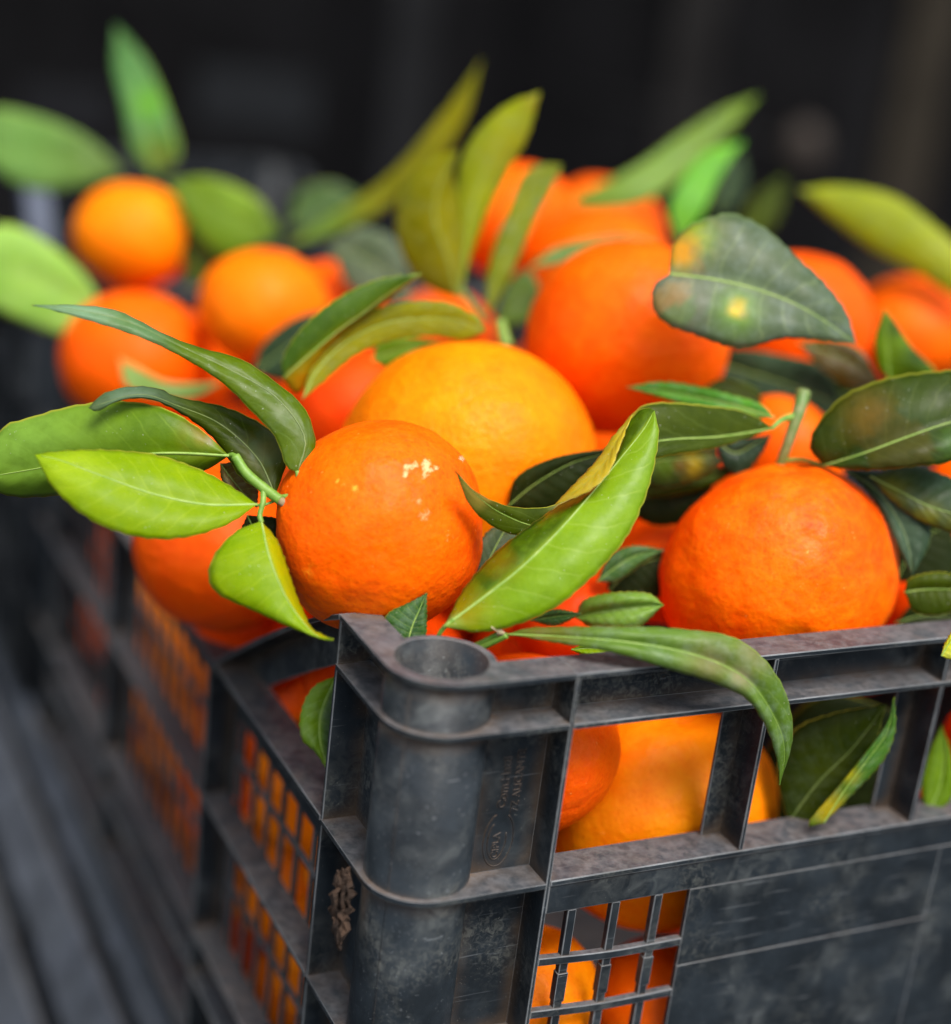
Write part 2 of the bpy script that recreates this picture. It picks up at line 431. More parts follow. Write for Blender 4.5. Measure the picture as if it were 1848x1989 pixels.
crate = make_crate(0, 0, 0, 'black plastic crate filled with mandarins, round socket at its near corner', PL)
make_crate(-.3, 52.3, -.1, 'black crate standing in line behind the filled crate, blurred at the far left', plastic_mat('crate_plastic_clean', (.011, .013, .016), .05, 9.1), full=False, rich=False)
# slatted stand of the same plastic under the crate
PL2 = plastic_mat('stand_plastic', (.085, .094, .110), 1.0, 3.3)
stand = empty('slatted_stand', (4, 25, -H))
def slat(xa, za, xb, zb, t=.5, y0=-14.0, y1=118.0):
    n = Vector((zb - za, 0, -(xb - xa))).normalized() * t
    if n.x < 0: n = -n
    ring_ = [Vector((xa, 0, za)), Vector((xb, 0, zb)), Vector((xb, 0, zb)) + n, Vector((xa, 0, za)) + n]
    V = [(p.x, y, p.z) for y in (y0, y1) for p in ring_]
    o = mesh_obj('slat', V, [(0, 1, 2, 3), (7, 6, 5, 4), (0, 4, 5, 1), (1, 5, 6, 2), (2, 6, 7, 3), (3, 7, 4, 0)], PL2, parent=stand, bevel=.12)
    bm = bmesh.new(); bm.from_mesh(o.data); bmesh.ops.recalc_face_normals(bm, faces=bm.faces); bm.to_mesh(o.data); bm.free()
slat(.7, -25.95, -.15, -28.6); slat(-.5, -30.3, -1.9, -33.8); slat(-2.5, -36.3, -4.0, -41.0); slat(-4.5, -43.2, -5.9, -48.5)
for Y in (3, 20, 37, 54, 71, 88, 105):
    mesh_obj('stand_leg', *box_vf(1.4, 30, Y - 1, Y + 1, -H, -25.95), PL2, parent=stand, bevel=.1)
mesh_obj('stand_top', *box_vf(1.5, 32, -1, 110, -26.4, -25.92), PL2, parent=stand, bevel=.1)
meta(stand, 'black slatted stand under the crate, its long slats blurred at lower left', 'stand')
# blue-grey post beyond the far left corner
pm = plain('grey_post_paint', (.085, .105, .15), .6, (.11, .13, .18), 30)
q0, q1 = P(70, 340, 95), P(122, 830, 95)
V = [q + Vector((a, b_, 0)) for q in (q0, q1) for a, b_ in ((-.75, 0), (.75, 0), (.75, 2), (-.75, 2))]
o = mesh_obj('corner_post', V, [(3, 2, 1, 0), (4, 5, 6, 7), (0, 1, 5, 4), (1, 2, 6, 5), (2, 3, 7, 6), (3, 0, 4, 7)], pm, base=q1, bevel=.15)
bm = bmesh.new(); bm.from_mesh(o.data); bmesh.ops.recalc_face_normals(bm, faces=bm.faces); bm.to_mesh(o.data); bm.free()
meta(o, 'blurred blue-grey post beyond the far left corner of the crate', 'post')

# raised lettering on the corner panel (reads upward) and the oval emblem
def text_part(txt, name, x, z, size, y=1.16, rot90=True, depth=.012, parent=crate):
    cu = bpy.data.curves.new(name, 'FONT'); cu.body = txt; cu.size = size; cu.extrude = depth; cu.bevel_depth = .004
    cu.align_x = 'LEFT'; tmp = bpy.data.objects.new(name, cu); COL.objects.link(tmp)
    dg = bpy.context.evaluated_depsgraph_get(); me = bpy.data.meshes.new_from_object(tmp.evaluated_get(dg))
    bpy.data.objects.remove(tmp)
    vs = []
    for v in me.vertices:
        a, b_, c = v.co
        if rot90: vs.append((x - b_, y - c, z + a))
        else: vs.append((x + a, y - c, z + b_))
    fs = [tuple(p.vertices) for p in me.polygons]
    return mesh_obj(name, vs, fs, PL, parent=parent)
text_part('Com.Hatti', 'raised_lettering', 4.30, -5.0, .42)
text_part('7Z ALICANTE', 'raised_lettering', 4.75, -5.2, .36)
text_part('CIPLA', 'raised_lettering', 4.25, -6.75, .34)
def ring(rx, rz, x, z, name, a0=0, a1=360):
    pts = [(x + rx * math.cos(math.radians(a)), 1.165, z + rz * math.sin(math.radians(a))) for a in range(a0, a1 + 1, 10)]
    mesh_obj(name, *tube_vf(pts, [.02] * len(pts), 6), PL, parent=crate, smooth=True)
ring(.52, .95, 4.2, -6.1, 'raised_oval', -250, 60); ring(.32, .68, 4.15, -6.12, 'raised_oval', -240, 20)
text_part('LP', 'raised_lettering', 8.9, -1.25, .55, y=1.13, rot90=False)

# ------------------------------------------------------------------ mandarins
OR = ((.88, .078, .0003), (.94, .145, .0006))       # deep orange
YE = ((.90, .165, .0008), (.94, .26, .001))         # yellower
RD = ((.80, .045, .0005), (.88, .078, .001))       # red orange
def make_mandarin(px, py, rpx, d, label, cols=OR, sx=1, sy=1, sz=1, axis=(0, 0, 1), navel=None, res=1, seed=0, scars=(), lump=.03, group=None, center=None, rcm=None, calyx=None, cat='mandarin', neck=0.0):
    c = P(px, py, d) if center is None else Vector(center)
    r = rpx / FPX * d if rcm is None else rcm
    nu, nvv = (112, 72) if res == 2 else ((64, 40) if res == 1 else (36, 22))
    ax = Vector(axis).normalized(); q = Vector((0, 0, 1)).rotation_difference(ax)
    vs = []; fs = []; tint = []
    for j in range(nvv + 1):
        th = math.pi * j / nvv
        for i in range(nu):
            ph = 2 * math.pi * i / nu
            dv = Vector((math.sin(th) * math.cos(ph), math.sin(th) * math.sin(ph), math.cos(th)))
            k = 1 + lump * noise.noise(dv * 1.3 + Vector((seed, 0, 0))) + lump * .45 * noise.noise(dv * 3.1 + Vector((0, seed, 0))) + lump * .16 * noise.noise(dv * 8 + Vector((0, 0, seed)))
            k += .004 * math.cos(ph * 9 + seed) * max(0, 1 - th / .75) ** 1.2           # puckers round the stem
            k -= .075 * math.exp(-(th / .20) ** 2) - neck * math.exp(-(th / .5) ** 2)
            k -= .05 * math.exp(-((math.pi - th) / .17) ** 2)
            if navel:
                for (nx_, ny_, nz_, w_, dp) in navel:
                    nd = (dv - Vector((nx_, ny_, nz_)).normalized()).length
                    k -= dp * math.exp(-(nd / w_) ** 2)
            loc = q @ Vector((dv.x * r, dv.y * r, dv.z * r * .9)) * k
            vs.append(c + Vector((loc.x * sx, loc.y * sy, loc.z * sz)))
            tint.append([0, 0, 0, 0])
    for j in range(nvv):
        for i in range(nu):
            fs.append((j * nu + i, (j + 1) * nu + i, (j + 1) * nu + (i + 1) % nu, j * nu + (i + 1) % nu))
    for (qx, qy, w_, colr, st) in scars:
        for k, v in enumerate(vs):
            cc = RM @ v + TO
            if (v - c).dot(CAM - c) < 0: continue
            x = cc[0] / cc[2] * FPX + CX; y = cc[1] / cc[2] * FPX + CY
            g_ = st * math.exp(-((x - qx) ** 2 + (y - qy) ** 2) / w_ ** 2)
            if g_ > tint[k][3]: tint[k] = [*colr, min(1, g_)]
    root = empty('mandarin', c - Vector((0, 0, r * .85)))
    mesh_obj('peel', vs, fs, peel_mat(*cols, pore=1.0 if res == 2 else .8), parent=root, smooth=True, tint=tint)
    if calyx:
        top = c + q @ Vector((0, 0, r * .9 * .93))
        V, F = [], []
        for k in range(10):
            a = math.pi * 2 * k / 10; rr = .42 if k % 2 == 0 else .22
            V.append(top + q @ Vector((rr * math.cos(a), rr * math.sin(a), -.04)))
        V.append(top + q @ Vector((0, 0, .12)))
        V.append(top + q @ Vector((0, 0, -.15)))
        for k in range(10): F += [(k, (k + 1) % 10, 10), ((k + 1) % 10, k, 11)]
        mesh_obj('calyx', V, F, GREENSTEM, parent=root, bevel=.02)
    meta(root, label, cat, group or 'mandarins heaped in the crate')
    return root
GREENSTEM = stem_mat('green_twig', (.11, .24, .02), (.20, .34, .05))
BARK = stem_mat('brown_twig', (.16, .14, .07), (.34, .27, .15), .8)
S = (.95, .55, .30); GR = (.45, .35, .03)
M1 = make_mandarin(738, 1024, 205, 52.3, 'orange mandarin with pale scars at the near corner, leafy twig on its left', OR, sx=1.15, sy=.95, sz=1.03, axis=(-.92, .28, -.05), res=2, seed=3.1,
                   scars=((785, 922, 9, (.92, .44, .20), 1.3), (792, 908, 10, (.92, .44, .20), 1.3), (808, 903, 10, (.92, .44, .20), 1.2), (828, 902, 13, (.92, .44, .20), 1.5), (836, 916, 10, (.92, .44, .20), 1.3), (848, 908, 9, (.92, .44, .20), 1.2), (822, 924, 9, (.92, .44, .20), 1.2), (655, 935, 9, (.95, .36, .03), 1.2), (690, 950, 16, (.95, .36, .03), 1.0), (826, 1000, 24, (.92, .34, .14), .9), (815, 975, 14, (.92, .34, .14), .9), (898, 890, 10, (.95, .5, .3), 1), (600, 1110, 34, (.95, .26, .01), .8), (870, 1045, 22, (.92, .36, .1), .75)), lump=.035)
M2 = make_mandarin(905, 903, 252, 60, 'largest, yellow-orange mandarin behind the scarred corner one', YE, sz=1.06, axis=(.1, .5, .95), res=2, seed=8.2, scars=((945, 870, 45, (.75, .2, .0), .35),), lump=.03)
M3 = make_mandarin(1218, 660, 198, 64, 'smooth deep orange mandarin behind the yellow-orange one, left of the blotched leaf', OR, sz=1.08, axis=(.1, .3, 1), res=2, seed=5.5, lump=.02)
M4 = make_mandarin(1516, 1116, 238, 57, 'big bumpy mandarin against the front rim with a cut twig on top', ((.87, .060, .0003), (.94, .155, .0006)), sx=1, sy=.86, sz=1.04, axis=(-.05, .12, 1), res=2, seed=12.4,
                   navel=((-.35, -.8, -.28, .16, .03), (.25, -.85, -.15, .14, .018)), scars=((1315, 1180, 30, GR, .6),), lump=.05)
M5 = make_mandarin(425, 1068, 166, 61.5, 'orange mandarin bulging over the lowered left side of the crate', ((.86, .07, .0005), (.90, .105, .001)), sz=1.05, axis=(.3, 0, 1), res=2, seed=1.4, lump=.02)
make_mandarin(258, 458, 115, 86, 'blurred mandarin highest at far left, an upright leaf above it', YE, seed=2.2)
make_mandarin(512, 598, 127, 76, 'blurred mandarin in the middle of the far left heap', ((.9, .14, .001), (.92, .19, .001)), seed=2.9)
make_mandarin(265, 700, 147, 78, 'blurred mandarin lowest at far left, above the pale curled leaf', ((.88, .085, .0005), (.9, .13, .001)), seed=3.9)
make_mandarin(652, 600, 105, 82, 'blurred shaded mandarin behind the middle one of the left heap', OR, seed=4.9)
make_mandarin(700, 800, 135, 68, 'red-orange mandarin squeezed between the twig leaves and the largest one', RD, seed=5.9)
make_mandarin(1000, 430, 125, 82, 'red-orange mandarin behind the upright olive leaves', OR, seed=6.9)
make_mandarin(1168, 540, 145, 78, 'orange mandarin just behind the smooth one, under the grey-green strip leaf', OR, seed=7.9)
make_mandarin(1170, 455, 122, 90, 'farthest blurred mandarin at the crest of the heap', OR, seed=8.9)
make_mandarin(1548, 628, 152, 74, 'orange mandarin behind the big blotched leaf', ((.86, .07, .0005), (.9, .105, .001)), seed=9.9)
make_mandarin(1768, 645, 122, 80, 'blurred mandarin at the right edge under the drooping yellow-green leaf', OR, seed=10.9)
make_mandarin(1520, 870, 125, 66, 'mandarin glimpsed around the cut twig', OR, seed=11.9)
make_mandarin(1285, 1110, 112, 61, 'mandarin peeping out left of the big bumpy one', OR, seed=12.9)
make_mandarin(1105, 1205, 112, 58, 'shaded red mandarin under the big bright leaf', RD, seed=13.9)
make_mandarin(1015, 1445, 190, 54.3, 'red-orange mandarin touching the front opening beside the corner post', ((.86, .08, .0005), (.9, .12, .001)), res=2, seed=14.9, lump=.02)
make_mandarin(1290, 1590, 240, 58.2, 'large yellow-orange mandarin framed by the front opening', ((.92, .19, .001), (.94, .28, .002)), res=2, seed=15.9, lump=.02, sz=1.05, sy=.74)
make_mandarin(1030, 1925, 138, 55.5, 'yellow mandarin low behind the front grid beside the corner', YE, seed=16.9, scars=((1085, 1900, 26, (.9, .42, .12), .5),))
make_mandarin(1292, 1965, 155, 58.5, 'darker mandarin low behind the front grid beside the solid panel', ((.86, .11, .001), (.88, .15, .001)), seed=17.9)
make_mandarin(1925, 1445, 92, 61, 'red mandarin at the right edge seen through the front opening', RD, seed=18.9)
make_mandarin(1900, 960, 100, 66, 'mandarin at the right edge between the dark leaves', OR, seed=19.9)
make_mandarin(1790, 1150, 110, 66, 'shaded mandarin right of the big bumpy one', RD, seed=20.9)
make_mandarin(0, 0, 0, 0, 'mandarin in the triangular gap under the sloping brace', RD, seed=21.9, center=(5.0, 12.5, -5.6), rcm=3.1)
make_mandarin(500, 1180, 130, 66, 'mandarin tucked under the one bulging over the left side', RD, seed=22.9)
k = 30
for iz, z in enumerate((-12.2, -17.8, -23.0)):
    for iy in range(6):
        k += 1
        make_mandarin(0, 0, 0, 0, 'mandarin behind the left side grid, ' + ('upper', 'middle', 'bottom')[iz] + ' row, ' + ('first', 'second', 'third', 'fourth', 'fifth', 'sixth')[iy] + ' from the near corner', YE if k % 3 else OR, res=0, seed=k,
                      center=(4.75 + random.uniform(-.1, .1), 8.8 + iy * 6.7 + (3.0 if iz == 1 else 0), z), rcm=3.35, group='mandarins behind the left side grid, ' + ('upper', 'middle', 'bottom')[iz] + ' row')
for i, (X, Y, z) in enumerate([(26, 6, -12), (8.2, 10.5, -11.8), (17, 6.5, -19), (24, 6.5, -19), (10, 6, -21), (12, 12, -6), (26, 12, -5), (8.5, 18, -5), (15.5, 19, -4), (22.5, 19, -3.5), (28, 20, -3.5),
                               (5.5, 24, -7.5), (9, 30, -4.5), (16, 30, -2.5), (24, 30, -2.5), (5.6, 37, -5.5), (12, 40, -3), (19, 40, -2), (27, 40, -3), (6, 45, -3), (13.5, 46, -2), (22, 46, -2)]):
    make_mandarin(0, 0, 0, 0, 'mandarin deep in the crate, in shade under the top layer', OR, res=0, seed=60 + i, center=(X, Y, z), rcm=3.4, group='mandarins under the top layer')

# ------------------------------------------------------------------ leaves
NU = 7
def blade(mid, left, right, d, dl=0.0, dr=0.0, mat=None, parent=None, base=None, nv=36, camber=.12, wave=.014, nw=9, tints=(), thick=.035, rib=.05, label=None, ribmat=None, ser=1.2, ltint=None, rtint=None, seed=0, name='leaf'):
    """blade surveyed as midrib and two edges; d = depths along the midrib, dl/dr = how far each edge lies behind (+) or before (-) it"""
    M_ = resample(mid, nv); Lf = resample(left, nv); Rt = resample(right, nv)
    ds = [(x,) for x in (d if isinstance(d, (tuple, list)) else (d, d))]
    lst = lambda q: [(x,) for x in (q if isinstance(q, (tuple, list)) else (q, q))]
    dls, drs = lst(dl), lst(dr)
    vs, uvs, tint = [], [], []
    for j in range(nv + 1):
        v = j / nv; dm = catmull(ds, v)[0]; env = math.sin(math.pi * v) ** .6 if 0 < v < 1 else 0
        eL = catmull(dls, v)[0] * env; eR = catmull(drs, v)[0] * env
        for i in range(-NU, NU + 1):
            s = abs(i) / NU; E = Lf[j] if i < 0 else Rt[j]; e = eL if i < 0 else eR
            x = M_[j][0] + (E[0] - M_[j][0]) * s; y = M_[j][1] + (E[1] - M_[j][1]) * s
            if s == 1 and 2 < j < nv - 1:
                L_ = math.hypot(E[0] - M_[j][0], E[1] - M_[j][1]) + 1e-6
                a = ser * math.sin(j * 2.4 + seed + (i > 0)) + ser * .8 * noise.noise(Vector((j * .5, seed, i)))
                x += (E[0] - M_[j][0]) / L_ * a; y += (E[1] - M_[j][1]) / L_ * a
            dep = dm + e * s - camber * math.sin(math.pi * s) * env
            dep += wave * env * s * math.sin(2 * math.pi * (v * nw - s * 1.1)) + .10 * env * s * noise.noise(Vector((v * 3, i * .15, seed * 3.7)))
            vs.append(P(x, y, dep)); uvs.append((.5 + .5 * i / NU, v))
            t = [0, 0, 0, 0]
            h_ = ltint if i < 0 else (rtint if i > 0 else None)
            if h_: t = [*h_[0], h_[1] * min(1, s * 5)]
            for (qx, qy, w_, colr, st) in tints:
                g_ = st * math.exp(-((x - qx) ** 2 + (y - qy) ** 2) / w_ ** 2)
                if g_ > .25: g_ = min(1, g_); t = [t[q] * (1 - g_) + colr[q] * g_ for q in range(3)] + [max(t[3], g_)] if t[3] > 0 else [*colr, g_]
                elif g_ > t[3]: t = [*colr, g_]
            tint.append(t)
    K = 2 * NU + 1; N = len(vs); fs = []
    nrm = [Vector((0, 0, 0)) for _ in vs]
    for j in range(nv):
        for i in range(K - 1):
            a, b_, c, e = j * K + i, j * K + i + 1, (j + 1) * K + i + 1, (j + 1) * K + i
            n_ = (vs[c] - vs[a]).cross(vs[e] - vs[b_])
            for q in (a, b_, c, e): nrm[q] = nrm[q] + n_
            fs.append((a, b_, c, e))
    for q in range(N):
        nrm[q] = nrm[q].normalized() if nrm[q].length > 1e-9 else Vector((0, 0, 1))
        vc = (vs[q] - CAM).normalized()
    sgn = 1 if nrm[N // 2].dot(CAM - vs[N // 2]) > 0 else -1
    back = []
    for q in range(N):
        s = abs((q % K) - NU) / NU
        back.append(vs[q] - nrm[q] * sgn * thick * (1 if s < 1 else .5))
    F2 = [tuple(q) for q in fs] + [tuple(x + N for x in q[::-1]) for q in fs]
    for j in range(nv):
        F2.append((j * K, (j + 1) * K, (j + 1) * K + N, j * K + N))
        F2.append((j * K + K - 1, j * K + K - 1 + N, (j + 1) * K + K - 1 + N, (j + 1) * K + K - 1))
    if sgn < 0: F2 = [q[::-1] for q in F2]
    bs = vs[NU] if parent is None and base is None else None
    if parent is not None: o = mesh_obj(name, vs + back, F2, mat, parent=parent, smooth=True, uvs=uvs * 2, tint=tint * 2)
    else: o = mesh_obj(name, vs + back, F2, mat, base=bs, smooth=True, uvs=uvs * 2, tint=tint * 2)
    if label: o['label'] = label
    if rib:
        pts = []; rr = []
        for j in range(nv + 1):
            q = j * K + NU
            pts.append(vs[q] + nrm[q] * sgn * .0 ); rr.append(max(.008, rib * (1 - .8 * j / nv)))
        mesh_obj('midrib', *tube_vf(pts[:-1], rr[:-1], 7), ribmat or RIB, parent=o, smooth=True)
    return o
RIB = stem_mat('leaf_midrib', (.20, .34, .05), (.32, .44, .10))
RIBD = stem_mat('leaf_midrib_dark', (.10, .15, .03), (.17, .22, .06))
# leaf colours
A_ = leaf_mat((.17, .30, .0005), (.26, .38, .001), .34, .36, vein=(.34, .46, .02), dusty=.10, pale=(.30, .42, .12), spec=.12)                      # young bright
B_ = leaf_mat((.085, .17, .001), (.15, .26, .004), .32, .36, vein=(.2, .33, .02), dusty=.1, pale=(.26, .38, .12))                      # mid green
C_ = leaf_mat((.026, .046, .0006), (.055, .082, .001), .28, .36, vein=(.09, .13, .02), dusty=.06, pale=(.12, .16, .06), spec=.13)        # dark olive
D_ = leaf_mat((.010, .026, .009), (.022, .046, .016), .12, .38, spec=.14, pale=(.08, .13, .10), vein=(.06, .10, .05), dusty=.3, edge=(.12, .16, .04))   # dark blue green
O_ = leaf_mat((.19, .20, .0006), (.29, .28, .001), .42, .45, spec=.1, vein=(.30, .31, .03), dusty=.1)            # olive yellow
Y_ = leaf_mat((.27, .34, .001), (.37, .43, .003), .45, .42, vein=(.42, .46, .06), dusty=.15)            # yellow green
G_ = leaf_mat((.045, .075, .030), (.085, .115, .060), .12, .40, vein=(.19, .25, .10), dusty=.45, edge=(.10, .15, .05), pale=(.15, .20, .17))  # grey green
T_ = leaf_mat((.075, .15, .015), (.13, .23, .03), .25, .38, vein=(.2, .31, .06), dusty=.3, edge=(.28, .4, .06))  # upper grey mid green
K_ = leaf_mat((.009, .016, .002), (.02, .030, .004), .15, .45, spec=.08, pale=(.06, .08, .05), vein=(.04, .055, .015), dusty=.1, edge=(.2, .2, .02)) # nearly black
BR, OG, YL = (.30, .16, .02), (.55, .22, .01), (.50, .50, .01)
# twig on the scarred mandarin
t1 = M1
def twig(parent, pts, r, mat=GREENSTEM, name='twig', n=24):
    pp = resample([(x, y, d) for x, y, d in pts], n)
    path = [P(*q) for q in pp]
    rad = [r[0] + (r[1] - r[0]) * i / n + (.012 * noise.noise(Vector((i * .7, r[0], 0)))) for i in range(n + 1)]
    return mesh_obj(name, *tube_vf(path, rad, 10), mat, parent=parent, smooth=True)
twig(t1, [(457, 886, 50.6), (480, 920, 50.5), (515, 950, 50.5), (545, 972, 50.4)], (.15, .17))
twig(t1, [(540, 968, 50.4), (560, 985, 50.5), (573, 1005, 50.7), (570, 1025, 51.1)], (.15, .10), BARK)
twig(t1, [(512, 948, 50.5), (511, 975, 50.3), (505, 1000, 50.2), (508, 1015, 50.1)], (.10, .085), name='petiole')
twig(t1, [(545, 966, 50.5), (568, 960, 50.4), (580, 943, 50.4), (578, 915, 50.5)], (.08, .08), name='petiole')
twig(t1, [(498, 981, 50.3), (515, 980, 50.5), (535, 972, 50.6)], (.05, .05), name='petiole')
twig(t1, [(444, 885, 50.9), (452, 884, 50.8), (460, 890, 50.6)], (.07, .10), name='petiole')
blade([(500, 980), (400, 980), (300, 960), (200, 925), (120, 895), (68, 883)],
      [(500, 980), (440, 1020), (350, 1046), (260, 1042), (175, 1010), (105, 950), (68, 883)],
      [(500, 980), (455, 948), (390, 912), (300, 882), (200, 873), (120, 875), (68, 883)], (50.3, 49.6, 49.2, 49.2), dl=-.5, dr=.9, mat=A_, parent=t1, seed=1, nw=11, camber=.2, wave=.025,
      tints=((150, 900, 60, (.42, .55, .02), .5),), label='bright lime leaf, lowest of the two long ones pointing left')
blade([(445, 885), (340, 880), (250, 884), (150, 895), (60, 912), (-50, 930)],
      [(445, 885), (415, 905), (370, 925), (260, 945), (120, 962), (20, 964), (-50, 930)],
      [(445, 885), (400, 842), (330, 797), (245, 779), (150, 786), (60, 810), (0, 835), (-50, 930)], (50.8, 50.7, 50.9, 51.2, 51.5), dl=1.0, dr=.2, mat=B_, parent=t1, seed=2, camber=.3, nw=10, wave=.03,
      tints=((40, 830, 170, (.22, .40, .05), .8), (395, 845, 36, (.24, .16, .01), .95), (375, 822, 18, (.14, .09, .01), 1), (408, 858, 9, (.35, .3, .2), .9)), label='long mid-green leaf running off the left edge, brown blotch near its base')
blade([(535, 962), (500, 890), (430, 825), (350, 790), (270, 766), (172, 792)],
      [(535, 962), (470, 930), (430, 870), (380, 822), (300, 778), (235, 778), (190, 799), (172, 792)],
      [(535, 962), (556, 900), (545, 855), (500, 818), (430, 788), (350, 772), (300, 752), (240, 752), (195, 768), (172, 792)], (51.2, 51.6, 51.6, 51, 50.4, 50), dl=-.1, dr=.4, mat=C_, parent=t1, seed=3, rib=.03, ribmat=RIBD,
      tints=((250, 765, 75, (.12, .20, .12), .8), (520, 870, 35, (.16, .13, .01), .7)), label='dark olive leaf with a curled grey-green tip')
blade([(578, 917), (592, 850), (540, 775), (460, 725), (350, 672), (250, 625), (150, 602), (62, 592)],
      [(578, 917), (555, 905), (535, 850), (490, 800), (430, 742), (350, 692), (270, 655), (150, 616), (62, 592)],
      [(578, 917), (605, 900), (613, 850), (590, 790), (540, 745), (470, 698), (390, 675), (320, 648), (230, 603), (150, 592), (62, 592)], (50.5, 50.8, 50.9, 50.6, 50, 49.6, 49.3), dl=-.3, dr=.5, mat=leaf_mat((.065, .115, .0005), (.10, .16, .001), .32, .33, vein=(.12, .2, .03), dusty=.1), parent=t1, seed=4, rib=.03, ribmat=RIBD, ser=.8,
      tints=((150, 600, 120, (.20, .34, .20), .85), (280, 625, 60, (.10, .24, .10), .7)), label='long arching leaf with a pale pointed tip, topmost on the twig')
blade([(508, 1012), (520, 1070), (537, 1120), (560, 1168), (590, 1210), (618, 1236), (648, 1242)],
      [(508, 1012), (458, 1032), (418, 1075), (404, 1118), (425, 1155), (500, 1190), (570, 1222), (620, 1240), (648, 1242)],
      [(508, 1012), (540, 1050), (562, 1108), (577, 1155), (592, 1190), (605, 1218), (622, 1230), (648, 1242)], (50.1, 49.3, 48.9, 48.7, 48.5, 48.4), dl=.1, dr=.9, mat=A_, parent=t1, seed=5, camber=.18, nw=10, wave=.025, rib=.04,
      rtint=((.40, .36, .001), .85), label='lime leaf hanging down to the crate corner')  # yellow right half: light shining through the blade, put into the tint
# twig on the big bumpy mandarin
t2 = M4
twig(t2, [(1562, 760, 56.8), (1552, 800, 56.6), (1535, 850, 56.6), (1515, 905, 56.9)], (.26, .17), stem_mat('mixed_twig', (.10, .19, .03), (.22, .24, .09)))
twig(t2, [(1545, 808, 56.6), (1520, 815, 56.3), (1500, 832, 56)], (.15, .08), name='petiole', mat=GREENSTEM)
twig(t2, [(1520, 895, 56.8), (1560, 893, 56.6), (1600, 905, 56)], (.08, .07), name='petiole', mat=GREENSTEM)
blade([(1505, 832), (1400, 848), (1300, 854), (1230, 870), (1170, 930), (1110, 990), (1050, 1022), (980, 1000), (930, 965), (885, 915)],
      [(1505, 832), (1400, 868), (1300, 885), (1235, 905), (1180, 960), (1120, 1010), (1050, 1040), (975, 1032), (915, 985), (885, 915)],
      [(1505, 832), (1450, 800), (1380, 788), (1270, 782), (1225, 808), (1190, 860), (1140, 925), (1085, 978), (1000, 985), (930, 958), (885, 915)],
      (56, 55, 54, 53.3, 52.6, 52, 51.2, 50.2, 49.2), dl=-.3, dr=.3, mat=C_, parent=t2, seed=6, nv=52, rib=.035, ser=.7,
      tints=((1180, 885, 40, (.55, .42, .05), 1), (1130, 935, 38, (.6, .42, .08), 1), (1225, 820, 24, (.45, .42, .03), .9), (930, 950, 40, (.12, .07, .01), .7), (1095, 970, 20, (.6, .55, .2), .8)), label='long folded leaf from the cut twig to the scarred mandarin, yellow light painted where it twists')  # the yellow tints paint the light coming through the twist
blade([(1600, 905), (1680, 880), (1760, 850), (1848, 820), (1945, 800)],
      [(1600, 905), (1680, 914), (1780, 906), (1860, 890), (1945, 800)],
      [(1600, 905), (1573, 868), (1590, 820), (1640, 768), (1720, 735), (1800, 722), (1890, 725), (1945, 800)], (55.6, 54.8, 54.5, 54.6, 55), dl=-.4, dr=.9, mat=leaf_mat((.018, .036, .001), (.038, .062, .003), .22, .38, spec=.13, pale=(.1, .15, .08), vein=(.09, .12, .02), dusty=.15, edge=(.30, .32, .03)), parent=t2, seed=7, nw=7, camber=.3,
      tints=((1690, 810, 50, (.16, .09, .01), .8), (1750, 880, 80, (.035, .07, .03), .5), (1848, 860, 25, (.08, .2, .03), .7)), label='broad dark leaf above the big bumpy mandarin, cut by the right edge')
blade([(1505, 812), (1440, 792), (1370, 775), (1300, 762), (1218, 752)],
      [(1505, 812), (1440, 812), (1370, 796), (1300, 778), (1218, 752)],
      [(1505, 812), (1480, 785), (1420, 766), (1350, 748), (1280, 741), (1218, 752)], (56.6, 57.2, 57.6, 57.8, 58), mat=leaf_mat((.05, .22, .01), (.11, .34, .03), .25, .36), parent=t2, seed=8, label='narrow bright green leaf lying behind the folded one')
# twig across the front rim with the big front leaf
t3 = empty('leafy_twig', P(930, 1245, 49.6)); meta(t3, 'short twig by the round socket with the large bright leaf and the rim-draped leaf', 'twig')
RB_ = P(930, 1245, 49.6)
twig(t3, [(850, 1238, 49.6), (862, 1220, 49.4), (882, 1203, 49.3)], (.07, .08), name='petiole')
blade([(1228, 806), (1198, 856), (1170, 905), (1130, 945), (1078, 980)], [(1228, 806), (1204, 868), (1182, 920), (1140, 956), (1078, 980)], [(1228, 806), (1190, 848), (1158, 895), (1118, 937), (1078, 980)], (51.2, 50.6, 50.2, 50.1, 50.3), dl=-.3, dr=.4,
      mat=leaf_mat((.42, .30, .004), (.55, .42, .02), .35, .4, edge=(.75, .72, .2), dusty=.2, pale=(.6, .5, .2)), parent=t2, seed=61, rib=0, nv=24, camber=.05, name='leaf_margin', label='curled margin of the folded leaf, yellow light painted into its colour')  # yellow of the lit underside is baked into this blade's colour
twig(t3, [(900, 1262, 50), (930, 1250, 49.8), (965, 1232, 49.5)], (.08, .08))
twig(t3, [(915, 1268, 50), (945, 1253, 49.7), (985, 1234, 49.3)], (.12, .10), name='petiole')
for i in range(5):
    a = random.uniform(0, 6)
    twig(t3, [(968 + i * 3, 1232, 49.3), (966 + 14 * math.cos(a), 1226 - abs(14 * math.sin(a)), 49.1)], (.05, .025), stem_mat('dry_scale', (.4, .33, .18), (.55, .45, .28), .9), name='dry_scale', n=4)
